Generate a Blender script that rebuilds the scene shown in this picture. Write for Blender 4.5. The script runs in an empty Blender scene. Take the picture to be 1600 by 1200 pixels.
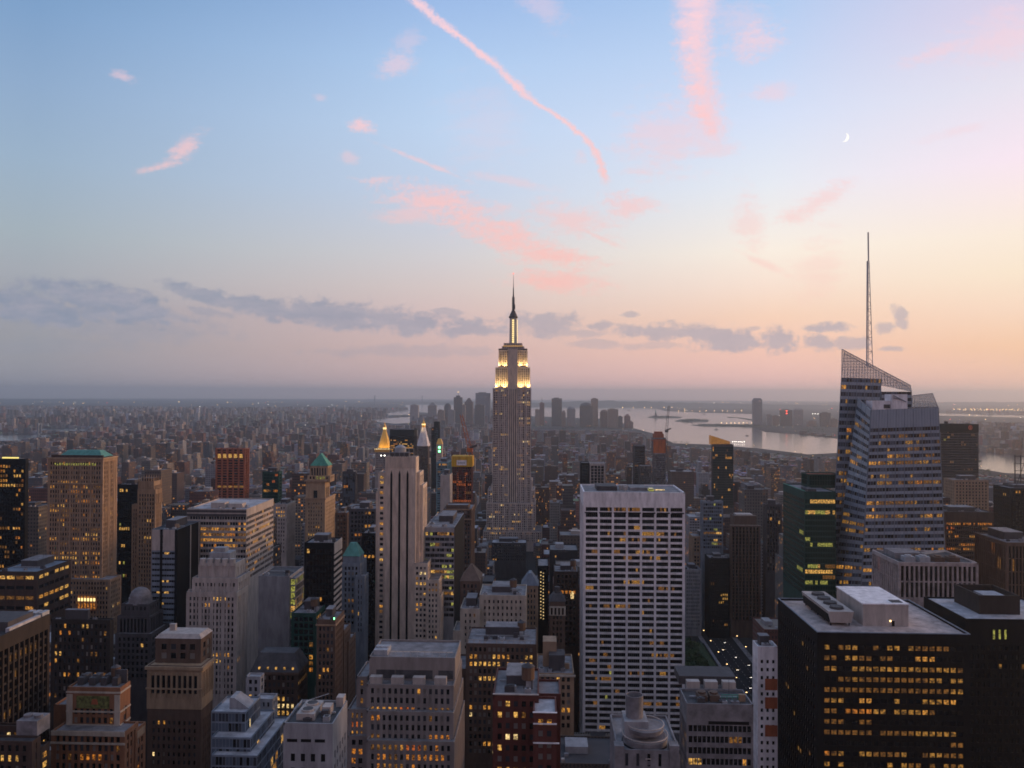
import bpy, bmesh, math, random
import numpy as np
from mathutils import Vector, Matrix
R = math.radians
C = bpy.context.scene.collection
S = bpy.context.scene
random.seed(7)

# ------------------------------------------------------------------ camera
F = 1244.0                    # focal length in pixels of the 1600 px wide photograph
VPX = 845.0                   # where the avenues vanish
EYE = 616.0                   # eye level at the middle of the photograph
CAMZ = 250.0
yaw = math.atan((VPX - 800) / F); pit = math.atan((EYE - 600) / F); rol = R(0.25)
FWD0 = Vector((-math.sin(yaw), math.cos(yaw), 0)); RT0 = Vector((math.cos(yaw), math.sin(yaw), 0))
FWD = FWD0 * math.cos(pit) + Vector((0, 0, 1)) * math.sin(pit)
UP0 = RT0.cross(FWD)
RT = RT0 * math.cos(rol) + UP0 * math.sin(rol)
UP = UP0 * math.cos(rol) - RT0 * math.sin(rol)
cd = bpy.data.cameras.new('camera'); cam = bpy.data.objects.new('camera', cd); C.objects.link(cam)
M4 = Matrix((RT, UP, -FWD)).transposed().to_4x4(); M4.translation = Vector((0, 0, CAMZ))
cam.matrix_world = M4
cd.sensor_width = 36.0; cd.lens = 36.0 * F / 1600; cd.clip_start = 1; cd.clip_end = 200000
S.camera = cam

# ------------------------------------------------------------------ render look
S.view_settings.view_transform = 'Standard'; S.view_settings.look = 'None'
S.view_settings.exposure = 0.0; S.view_settings.gamma = 1.0
S.render.engine = 'CYCLES'
S.cycles.use_denoising = True
S.cycles.max_bounces = 5; S.cycles.diffuse_bounces = 2; S.cycles.glossy_bounces = 2
S.cycles.transparent_max_bounces = 8; S.cycles.volume_bounces = 0; S.cycles.caustics_reflective = False
S.cycles.sample_clamp_indirect = 4.0
S.cycles.filter_width = 1.7
HAZE = 6.2e-5

def lin(c):
    return tuple((v / 255 / 12.92) if v <= 10 else ((v / 255 + .055) / 1.055) ** 2.4 for v in c)

# ------------------------------------------------------------------ sky
W = bpy.data.worlds.new('World'); S.world = W; W.use_nodes = True
nt = W.node_tree; nt.nodes.clear()
class X:                                            # tiny expression wrapper round node sockets
    def __init__(s, so): s.so = so
def _set(n, i, v):
    if isinstance(v, X): nt.links.new(v.so, n.inputs[i])
    else: n.inputs[i].default_value = v
def mth(op, *a, clamp=False):
    n = nt.nodes.new('ShaderNodeMath'); n.operation = op; n.use_clamp = clamp
    for i, v in enumerate(a): _set(n, i, v)
    return X(n.outputs[0])
def vm(op, *a):
    n = nt.nodes.new('ShaderNodeVectorMath'); n.operation = op
    for i, v in enumerate(a): _set(n, i, v)
    return X(n.outputs['Value' if op in ('DOT_PRODUCT', 'LENGTH') else 'Vector'])
def mr(v, a, b, c=0.0, d=1.0, t='SMOOTHSTEP'):
    n = nt.nodes.new('ShaderNodeMapRange'); n.interpolation_type = t
    for i, q in enumerate((v, a, b, c, d)): _set(n, i, q)
    return X(n.outputs[0])
def mixc(f, a, b):
    n = nt.nodes.new('ShaderNodeMix'); n.data_type = 'RGBA'
    _set(n, 0, f)
    for i, v in ((6, a), (7, b)):
        if isinstance(v, X): nt.links.new(v.so, n.inputs[i])
        else: n.inputs[i].default_value = (*v, 1)
    return X(n.outputs[2])
def noise(v, scale, det=4, rough=.55):
    n = nt.nodes.new('ShaderNodeTexNoise'); n.inputs['Scale'].default_value = scale
    n.inputs['Detail'].default_value = det; n.inputs['Roughness'].default_value = rough
    nt.links.new(v.so, n.inputs['Vector']); return X(n.outputs[0])
def comb(x, y, z=0.0):
    n = nt.nodes.new('ShaderNodeCombineXYZ'); _set(n, 0, x); _set(n, 1, y); _set(n, 2, z); return X(n.outputs[0])
tc = nt.nodes.new('ShaderNodeTexCoord'); D = X(tc.outputs['Generated'])
dz = vm('DOT_PRODUCT', D, (0, 0, 1))
az = mth('ARCTAN2', vm('DOT_PRODUCT', D, tuple(RT0)), vm('DOT_PRODUCT', D, tuple(FWD0)))
EL = [0.0, .013, .053, .093, .132, .171, .246, .317, .383, .444, .75, 1.0]
def ramp(cols):
    n = nt.nodes.new('ShaderNodeValToRGB'); e = n.color_ramp.elements
    while len(e) < len(EL): e.new(.5)
    for i, p in enumerate(EL): e[i].position = p
    for i, c in enumerate(cols): e[i].color = (*[v for v in lin(c)], 1)
    nt.links.new(dz.so, n.inputs[0]); return X(n.outputs[0])
SKY = {  # colours from the horizon up, at five compass bearings
 'left': [(165,160,167),(159,157,165),(159,159,165),(163,163,171),(169,174,182),(167,180,189),(157,180,203),(145,173,206),(129,163,203),(111,150,193),(112,146,192),(108,134,174)],
 'mid': [(224,188,184),(217,183,181),(219,186,180),(220,192,188),(219,203,200),(214,210,213),(198,212,234),(192,214,242),(178,206,241),(158,189,233),(120,152,198),(108,134,174)],
 'midr': [(255,208,196),(255,202,193),(255,206,186),(255,216,190),(255,231,214),(255,243,229),(234,238,246),(216,227,250),(195,215,246),(174,203,241),(126,158,202),(108,134,174)],
 'right': [(255,208,186),(255,203,179),(255,208,171),(255,223,198),(255,235,210),(255,239,222),(252,233,244),(233,228,241),(223,212,234),(207,203,232),(134,160,200),(108,134,174)],
 'back': [(148,113,112),(160,118,116),(175,127,124),(180,132,129),(175,134,138),(168,135,143),(153,134,151),(146,134,155),(140,135,158),(139,138,162),(140,147,175),(142,159,184)],
 'sun': [(255,207,135),(255,214,132),(255,214,142),(255,218,152),(255,224,168),(255,228,182),(252,230,206),(238,226,222),(222,216,226),(206,206,226),(150,165,196),(108,134,174)],
}
rl, rm, rq, rr, rs, rb = [ramp(SKY[k]) for k in ('left', 'mid', 'midr', 'right', 'sun', 'back')]
base = mixc(mr(az, R(-31), R(-5), t='LINEAR'), rl, rm)
base = mixc(mr(az, R(-5), R(18), t='LINEAR'), base, rq)
base = mixc(mr(az, R(18), R(33), t='LINEAR'), base, rr)
base = mixc(mr(az, R(33), R(70)), base, rs)
base = mixc(mr(az, R(95), R(140)), base, rb)
base = mixc(mr(az, R(-45), R(-110)), base, rb)
fc = vm('DOT_PRODUCT', D, tuple(FWD))
fcs = mth('MAXIMUM', fc, .2)
# bearings on a tangent plane fixed in the world (scaled so that its numbers are easy to read)
u = mth('MULTIPLY_ADD', mth('DIVIDE', vm('DOT_PRODUCT', D, tuple(RT)), fcs), F, 800.0)
v = mth('MULTIPLY_ADD', mth('DIVIDE', vm('DOT_PRODUCT', D, tuple(UP)), fcs), -F, 600.0)
P = comb(u, v)
n1 = noise(P, .022, 6, .62); n1c = mth('SUBTRACT', n1, .5)
n2 = noise(vm('MULTIPLY', P, (.45, 1.5, 1)), .028, 7, .68); n2c = mth('SUBTRACT', n2, .5)
n3 = noise(vm('MULTIPLY', P, (.8, 1.25, 1)), .034, 7, .62); n3c = mth('SUBTRACT', n3, .5)
n4 = noise(P, .11, 4, .7); n4c = mth('SUBTRACT', n4, .5)
def patches(lst, nz, amp, lo=.25, hi=1.15):
    out = None
    for cx, cy, rx, ry, an, st in lst:
        m = nt.nodes.new('ShaderNodeMapping'); m.vector_type = 'TEXTURE'
        m.inputs['Location'].default_value = (cx, cy, 0); m.inputs['Rotation'].default_value = (0, 0, R(an))
        m.inputs['Scale'].default_value = (rx, ry, 1); nt.links.new(P.so, m.inputs['Vector'])
        r = mth('MULTIPLY_ADD', nz, amp, vm('LENGTH', X(m.outputs[0])))
        k = mr(r, lo, hi, st, 0.0)
        out = k if out is None else mth('MAXIMUM', out, k)
    return out
def fcurve(inp, pts):
    n = nt.nodes.new('ShaderNodeFloatCurve'); c = n.mapping.curves[0]
    while len(c.points) < len(pts): c.points.new(.5, .5)
    for p, (a, b) in zip(c.points, pts): p.location = (a, b)
    n.mapping.update(); nt.links.new(inp.so, n.inputs['Value']); return X(n.outputs[0])
vy = mth('DIVIDE', v, 320.0, clamp=True)
t1 = [(648,0),(700,45),(745,78),(800,125),(830,155),(880,187),(915,217),(935,245),(943,270),(946,300),(946,320)]
cx1 = mth('MULTIPLY_ADD', fcurve(vy, [(y/320, (x-600)/400) for x, y in t1]), 400.0, 600.0)
d1 = mth('ABSOLUTE', mth('MULTIPLY_ADD', n4c, 22.0, mth('MULTIPLY_ADD', n1c, 22.0, mth('SUBTRACT', u, cx1))))
trail = mth('MULTIPLY', mr(d1, 0.0, mth('MULTIPLY', mr(v, 0., 280., 16., 10.), mr(n2, .3, .7, .65, 1.3)), mr(n3, .3, .65, .7, .98), 0.0), mr(v, 268., 296., 1., 0.))
t2 = [(1090,0),(1086,70),(1097,150),(1108,200),(1114,240),(1116,320)]
cx2 = mth('MULTIPLY_ADD', fcurve(vy, [(y/320, (x-1000)/200) for x, y in t2]), 200.0, 1000.0)
d2 = mth('ABSOLUTE', mth('MULTIPLY_ADD', n4c, 46.0, mth('MULTIPLY_ADD', n2c, 46.0, mth('SUBTRACT', u, cx2))))
trail2 = mth('MULTIPLY', mr(d2, 0.0, mr(v, 0., 90., 52., 40.), mr(n2, .3, .66, .6, 1.0), 0.0), mr(mth('MULTIPLY_ADD', n1c, 50., v), 195., 250., 1., 0.))
pink = patches([(1172,62,40,34,0,.6),(1155,35,50,30,0,.3),(1045,215,75,55,-20,.42),(1110,235,50,16,-15,.4),(980,322,42,20,0,.6),(900,342,55,28,10,.55),
  (690,318,100,24,13,.8),(640,335,60,14,0,.5),(780,365,100,27,22,.85),(850,398,85,22,10,.85),(875,440,70,20,8,.8),(930,368,45,5,25,.5),(288,232,30,14,-40,.65),
  (258,258,42,7,-14,.6),(565,195,19,11,10,.75),(622,100,32,18,-15,.45),(640,70,20,30,20,.25),(190,118,22,9,15,.5),(665,255,85,4,22,.5),(545,245,16,9,20,.35),
  (1170,345,26,52,-15,.35),(1275,318,62,16,-28,.45),(1470,80,62,13,-20,.45),(1565,60,70,40,-20,.42),(1205,142,32,13,-5,.4),(908,245,15,12,0,.35),
  (1190,410,50,6,25,.35),(1280,415,35,50,20,.25),(1500,205,60,8,-15,.22),(850,15,40,22,30,.3),(780,280,80,8,10,.3),(500,152,10,5,0,.3),(760,190,60,70,0,.14)], mth('ADD', n2c, mth('MULTIPLY', n4c, .45)), 3.2, .05, 1.4)
pink = mth('MAXIMUM', mth('MAXIMUM', trail, trail2), pink)
pinkc = mixc(mr(v, 0., 460., t='LINEAR'), lin((255, 214, 222)), lin((255, 196, 186)))
wpink = mixc(pink, base, pinkc)
grey = patches([(40,478,75,34,0,1.1),(120,462,105,25,10,1.1),(90,490,100,24,0,1.1),(200,480,95,30,18,1.1),(255,492,70,10,14,.8),(330,465,85,13,15,.95),(400,478,110,18,8,.95),
  (520,492,130,24,3,1.),(640,505,120,19,2,1.),(730,515,80,9,0,.9),(700,487,30,6,5,.7),(330,487,40,8,10,.6),(850,505,62,22,4,.85),(880,520,90,8,0,.6),(935,510,24,9,0,.8),
  (1035,518,82,14,2,.9),(1110,522,70,18,5,.95),(1145,534,62,18,0,1.),(1216,532,36,20,8,1.),(1278,536,28,16,6,.95),(1302,511,42,10,-3,1.),(1330,538,36,11,0,.8),
  (1382,512,18,10,0,.8),(1407,496,12,19,-20,.85),(1390,545,24,5,0,.8),(935,538,50,8,0,.5),(1020,540,60,7,0,.45),(650,548,130,11,0,.4),(220,515,140,26,0,.4),
  (985,492,15,5,0,.7),(1180,513,14,5,0,.6),(90,540,160,14,0,.25)], mth('ADD', n3c, mth('MULTIPLY', n4c, .25)), 2.8, .45, 1.2)
greyc = mixc(mr(u, 300., 1300., t='LINEAR'), lin((140, 150, 171)), lin((180, 172, 183)))
wgrey = mixc(mth('MULTIPLY', grey, .8), wpink, mixc(mr(n2, .35, .7, 0., .35), greyc, lin((202, 188, 192))))
bgs = []
for c in (base, wpink, wgrey):
    b = nt.nodes.new('ShaderNodeBackground'); nt.links.new(c.so, b.inputs[0]); b.inputs[1].default_value = 1.0; bgs.append(b)
infront = mth('MULTIPLY', mr(fc, .5, .6), mr(v, 430., 470., 1., 0.))
band = mth('MULTIPLY', mr(fc, .5, .6), mth('MULTIPLY', mr(v, 425., 432.), mr(v, 590., 575.)))
ms1 = nt.nodes.new('ShaderNodeMixShader'); ms2 = nt.nodes.new('ShaderNodeMixShader')
nt.links.new(mr(fc, .5, .6).so, ms1.inputs[0]); nt.links.new(bgs[0].outputs[0], ms1.inputs[1]); nt.links.new(bgs[1].outputs[0], ms1.inputs[2])
nt.links.new(band.so, ms2.inputs[0]); nt.links.new(ms1.outputs[0], ms2.inputs[1]); nt.links.new(bgs[2].outputs[0], ms2.inputs[2])
wo = nt.nodes.new('ShaderNodeOutputWorld'); nt.links.new(ms2.outputs[0], wo.inputs[0])
W.cycles.sampling_method = 'MANUAL'; W.cycles.sample_map_resolution = 512

# the last warm light of the sun, low in the west (right of the view)
SUN_AZ, SUN_EL = R(72), R(5)
sl = bpy.data.lights.new('sun', 'SUN'); sl.energy = 2.0; sl.angle = R(12); sl.color = (1.0, .55, .28)
so = bpy.data.objects.new('sun', sl); C.objects.link(so)
sd = (FWD0 * math.cos(SUN_AZ) + RT0 * math.sin(SUN_AZ)) * math.cos(SUN_EL) + Vector((0, 0, math.sin(SUN_EL)))
so.rotation_euler = sd.to_track_quat('Z', 'Y').to_euler(); so.location = (600, 200, 700)

# ------------------------------------------------------------------ helpers
def pt(px, py, Y):                    # the point at depth Y (along the avenues) on the line of sight through a pixel
    d = FWD + RT * ((px - 800) / F) - UP * ((py - 600) / F)
    return Vector((0, 0, CAMZ)) + d * (Y / d.y)
def gp(px, py, z=0.0):                # the point of a horizontal plane seen at a pixel
    d = FWD + RT * ((px - 800) / F) - UP * ((py - 600) / F)
    return Vector((0, 0, CAMZ)) + d * ((z - CAMZ) / d.z)
def proj(p):
    q = Vector(p) - Vector((0, 0, CAMZ)); c = q.dot(FWD)
    return 800 + F * q.dot(RT) / c, 600 - F * q.dot(UP) / c

class MB:                             # collects boxes and faces, then links them as ONE mesh object
    def __init__(s): s.v = []; s.f = []; s.m = []; s.col = []
    def face(s, pts, m=0):
        n = len(s.v); s.v += [tuple(p) for p in pts]; s.f.append(tuple(range(n, n + len(pts)))); s.m.append(m)
    def box(s, x0, x1, y0, y1, z0, z1, m=0, mt=None, rz=None):
        n = len(s.v)
        q = [(x0,y0,z0),(x1,y0,z0),(x1,y1,z0),(x0,y1,z0),(x0,y0,z1),(x1,y0,z1),(x1,y1,z1),(x0,y1,z1)]
        if rz is not None:
            cx, cy = (x0+x1)/2, (y0+y1)/2; c_, s_ = math.cos(rz), math.sin(rz)
            q = [(cx+(a-cx)*c_-(b-cy)*s_, cy+(a-cx)*s_+(b-cy)*c_, z) for a, b, z in q]
        s.v += q
        for k, f in enumerate(((0,3,2,1),(0,1,5,4),(1,2,6,5),(2,3,7,6),(3,0,4,7),(4,5,6,7))):
            s.f.append(tuple(n + i for i in f)); s.m.append(mt if (k == 5 and mt is not None) else m)
        return s
    def frus(s, x0, x1, y0, y1, z0, X0, X1, Y0, Y1, z1, m=0):     # a box whose top differs from its bottom
        n = len(s.v)
        s.v += [(x0,y0,z0),(x1,y0,z0),(x1,y1,z0),(x0,y1,z0),(X0,Y0,z1),(X1,Y0,z1),(X1,Y1,z1),(X0,Y1,z1)]
        for f in ((0,3,2,1),(0,1,5,4),(1,2,6,5),(2,3,7,6),(3,0,4,7),(4,5,6,7)): s.f.append(tuple(n+i for i in f)); s.m.append(m)
        return s
    def cyl(s, cx, cy, z0, z1, r0, r1=None, n=12, m=0, cap=True):
        r1 = r0 if r1 is None else r1; k = len(s.v)
        for z, r in ((z0, r0), (z1, r1)):
            s.v += [(cx+r*math.cos(2*math.pi*i/n), cy+r*math.sin(2*math.pi*i/n), z) for i in range(n)]
        for i in range(n): s.f.append((k+i, k+(i+1)%n, k+n+(i+1)%n, k+n+i)); s.m.append(m)
        if cap:
            s.f.append(tuple(k+n+i for i in range(n))); s.m.append(m)
            s.f.append(tuple(k+n-1-i for i in range(n))); s.m.append(m)
        return s
    def bar(s, a, b, w, m=0, n=4):     # a thin beam between two points
        a = Vector(a); b = Vector(b); d = (b-a).normalized()
        p = d.cross(Vector((0,0,1))); p = p.normalized() if p.length > 1e-4 else Vector((1,0,0)); q = d.cross(p)
        k = len(s.v)
        for e in (a, b):
            for i in range(n):
                t = 2*math.pi*(i+.5)/n; s.v.append(tuple(e + (p*math.cos(t)+q*math.sin(t))*w))
        for i in range(n): s.f.append((k+i, k+(i+1)%n, k+n+(i+1)%n, k+n+i)); s.m.append(m)
        s.f.append(tuple(k+n-1-i for i in range(n))); s.m.append(m); s.f.append(tuple(k+n+i for i in range(n))); s.m.append(m)
        return s
    def build(s, name, mats, parent=None, loc=None):
        me = bpy.data.meshes.new(name)
        V = np.array(s.v, dtype=np.float64).reshape(-1, 3)
        if loc is not None: V = V - np.array(loc)
        me.vertices.add(len(V)); me.vertices.foreach_set('co', V.astype(np.float32).ravel())
        ln = [len(f) for f in s.f]; me.loops.add(sum(ln)); me.polygons.add(len(ln))
        me.loops.foreach_set('vertex_index', np.concatenate([np.array(f) for f in s.f]).astype(np.int32))
        st = np.concatenate([[0], np.cumsum(ln)[:-1]]).astype(np.int32)
        me.polygons.foreach_set('loop_start', st)
        me.polygons.foreach_set('material_index', np.array(s.m, dtype=np.int32))
        for q in (mats if isinstance(mats, (list, tuple)) else [mats]): me.materials.append(q)
        me.polygons.foreach_set('use_smooth', np.zeros(len(ln), dtype=bool)); me.update(calc_edges=True); me.validate()
        o = bpy.data.objects.new(name, me); C.objects.link(o)
        if parent is not None: o.parent = parent
        elif loc is not None: o.location = loc
        return o
def tag(o, label=None, cat=None, group=None, kind=None):
    for k, q in (('label', label), ('category', cat), ('group', group), ('kind', kind)):
        if q: o[k] = q
    return o
def empty(name, loc):
    o = bpy.data.objects.new(name, None); C.objects.link(o); o.location = loc; o.empty_display_size = 5; return o

# ------------------------------------------------------------------ materials
def newmat(name):
    m = bpy.data.materials.new(name); m.use_nodes = True
    return m, m.node_tree, m.node_tree.nodes['Principled BSDF']
def mat(name, col, rough=.8, var=.22, scale=.08, metal=0.0, spec=.3, streak=True):
    m, t, b = newmat(name)
    b.inputs['Roughness'].default_value = rough; b.inputs['Metallic'].default_value = metal
    b.inputs['Specular IOR Level'].default_value = spec
    g = t.nodes.new('ShaderNodeNewGeometry')
    mp = t.nodes.new('ShaderNodeVectorMath'); mp.operation = 'MULTIPLY'
    mp.inputs[1].default_value = (1, 1, .25 if streak else 1); t.links.new(g.outputs['Position'], mp.inputs[0])
    n = t.nodes.new('ShaderNodeTexNoise'); n.inputs['Scale'].default_value = scale * 4; n.inputs['Detail'].default_value = 6
    n.inputs['Roughness'].default_value = .65
    t.links.new(mp.outputs[0], n.inputs['Vector'])
    r = t.nodes.new('ShaderNodeMapRange'); r.inputs[1].default_value = .3; r.inputs[2].default_value = .7
    r.inputs[3].default_value = 1 - var; r.inputs[4].default_value = 1 + var; t.links.new(n.outputs[0], r.inputs[0])
    x = t.nodes.new('ShaderNodeVectorMath'); x.operation = 'SCALE'; x.inputs[0].default_value = col
    t.links.new(r.outputs[0], x.inputs['Scale']); t.links.new(x.outputs[0], b.inputs['Base Color'])
    return m
def emit(name, col, st, mottle=True, samp=False):
    m, t, b = newmat(name)
    b.inputs['Base Color'].default_value = (.03, .03, .03, 1); b.inputs['Roughness'].default_value = .3
    b.inputs['Emission Color'].default_value = (*col, 1); b.inputs['Emission Strength'].default_value = st
    if mottle:                         # furniture and ceilings behind the pane: uneven light
        g = t.nodes.new('ShaderNodeNewGeometry'); n = t.nodes.new('ShaderNodeTexNoise')
        n.inputs['Scale'].default_value = 1.1; n.inputs['Detail'].default_value = 4; t.links.new(g.outputs['Position'], n.inputs['Vector'])
        r = t.nodes.new('ShaderNodeMapRange'); r.inputs[1].default_value = .38; r.inputs[2].default_value = .64
        r.inputs[3].default_value = st * .08; r.inputs[4].default_value = st * 1.5
        t.links.new(n.outputs[0], r.inputs[0]); t.links.new(r.outputs[0], b.inputs['Emission Strength'])
    if not samp: m.cycles.emission_sampling = 'NONE'
    return m
PAL = dict(limestone=(.66,.54,.44), tan=(.34,.23,.15), sand=(.38,.27,.175), brown=(.13,.085,.064), orange=(.25,.12,.065), redbrick=(.12,.04,.032),
  grey=(.32,.32,.335), pale=(.45,.395,.36), white=(.84,.80,.80), black=(.011,.0115,.0135), bronze=(.035,.027,.024), greenm=(.012,.06,.048),
  bluegrey=(.20,.24,.29), teal=(.10,.29,.25), copper=(.09,.32,.24), roofdark=(.075,.073,.078), rooflight=(.42,.41,.43), roofgrey=(.22,.21,.22),
  roofpink=(.44,.37,.35), rust=(.40,.12,.055), yellow=(.62,.36,.02), crane=(.50,.13,.03), metal=(.38,.39,.41), wood=(.14,.085,.055), dusk=(.075,.07,.075),
  cream=(.46,.40,.33), cocoa=(.07,.045,.036), cyan=(.16,.30,.34), steel=(.5,.5,.52))
MAT = {k: mat(k, c, rough=.75, var=.45 if k.startswith('roof') else .28, scale=.05 if k.startswith('roof') else .08, streak=not k.startswith('roof')) for k, c in PAL.items()}
MAT['black'] = mat('black_metal', PAL['black'], rough=.7, spec=.1)
MAT['gold'] = mat('gold', (.85,.52,.12), rough=.4, metal=.6, var=.12)
def glass(name, col, rough=.12):
    m, t, b = newmat(name); b.inputs['Base Color'].default_value = (*col, 1); b.inputs['Roughness'].default_value = rough
    b.inputs['Specular IOR Level'].default_value = .42; return m
GL = dict(dark=glass('dark_glass', (.009,.010,.013)), mid=glass('grey_glass', (.05,.056,.068), .25), blind=glass('window_blind', (.22,.20,.18), .5),
  green=glass('green_glass', (.004,.035,.028)), blue=glass('blue_glass', (.105,.135,.175), .16), red=glass('red_glass', (.10,.02,.018)))
LIT = dict(amber=emit('lit_amber', (1,.43,.07), .52), gold=emit('lit_gold', (1,.53,.12), .66), orange=emit('lit_orange', (1,.33,.04), .42),
  dim=emit('lit_dim', (1,.42,.07), .15), mellow=emit('lit_mellow', (1,.47,.08), .30), lime=emit('lit_lime', (.75,.72,.14), .38), white=emit('lit_white', (1,.70,.30), .95), ember=emit('lit_ember', (1,.22,.04), .35))
PANE = list(GL.items()) + list(LIT.items()); PIDX = {k: i for i, (k, _) in enumerate(PANE)}; PM = [m for _, m in PANE]
GLOW = dict(lamp=emit('lamp_glow', (1,.62,.25), 6, False), redlamp=emit('red_lamp_glow', (1,.08,.04), 5, False), white=emit('white_lamp_glow', (1,.92,.8), 7, False),
  green=emit('green_lamp_glow', (.2,1,.35), 5, False), warm=emit('warm_band_glow', (1,.72,.3), 1.6, False), yellow=emit('yellow_band_glow', (1,.8,.22), 1.2, False))
# ------------------------------------------------------------------ buildings with modelled facades
HERO = []           # (x0, x1, lowest pixel row it is seen at, Y, top pixel row, short name, X0, X1, Y0, Y1)
KINDS = dict(amber=[('amber',5),('gold',2),('dim',4),('orange',2)], gold=[('gold',4),('amber',3),('dim',2),('white',1)],
  dimamber=[('dim',7),('mellow',6),('amber',.8),('orange',.5)],
  orange=[('orange',5),('ember',2),('dim',4),('amber',2)], lime=[('lime',5),('dim',2),('gold',2)], dim=[('dim',7),('mellow',2.5),('lime',.3)],
  white=[('white',3),('gold',3),('amber',2)], red=[('ember',3),('dim',2)])
DARKS = dict(norm=[('dark',7),('mid',3),('blind',1)], black=[('dark',1)], blinds=[('dark',4),('mid',3),('blind',4)], green=[('green',1)],
  blue=[('blue',5),('mid',2),('dark',2)], mids=[('mid',6),('dark',3),('blind',2)], silver=[('blue',4),('mid',3),('dark',4)], red=[('red',4),('dark',2)])
def pick(rng, lst):
    t = rng.random() * sum(w for _, w in lst)
    for k, w in lst:
        t -= w
        if t <= 0: return k
    return lst[-1][0]
def ST(bay=3.0, fl=3.8, pier=1.2, dp=.45, span=1.5, ds=.3, margin=1.5, blank=2.5, lit=.10, kinds='amber', darks='norm', sub=1, every=None, side=.6, keep=.55, fv=(.1,.3,.6,1,1.2,2.4)):
    return dict(bay=bay, fl=fl, pier=pier, dp=dp, span=span, ds=ds if abs(ds-dp) > .02 else dp-.03, margin=margin, blank=blank, lit=lit, kinds=kinds, darks=darks, sub=sub, every=every, side=side, keep=keep, fv=fv)
PANE_MESH = {}
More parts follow.
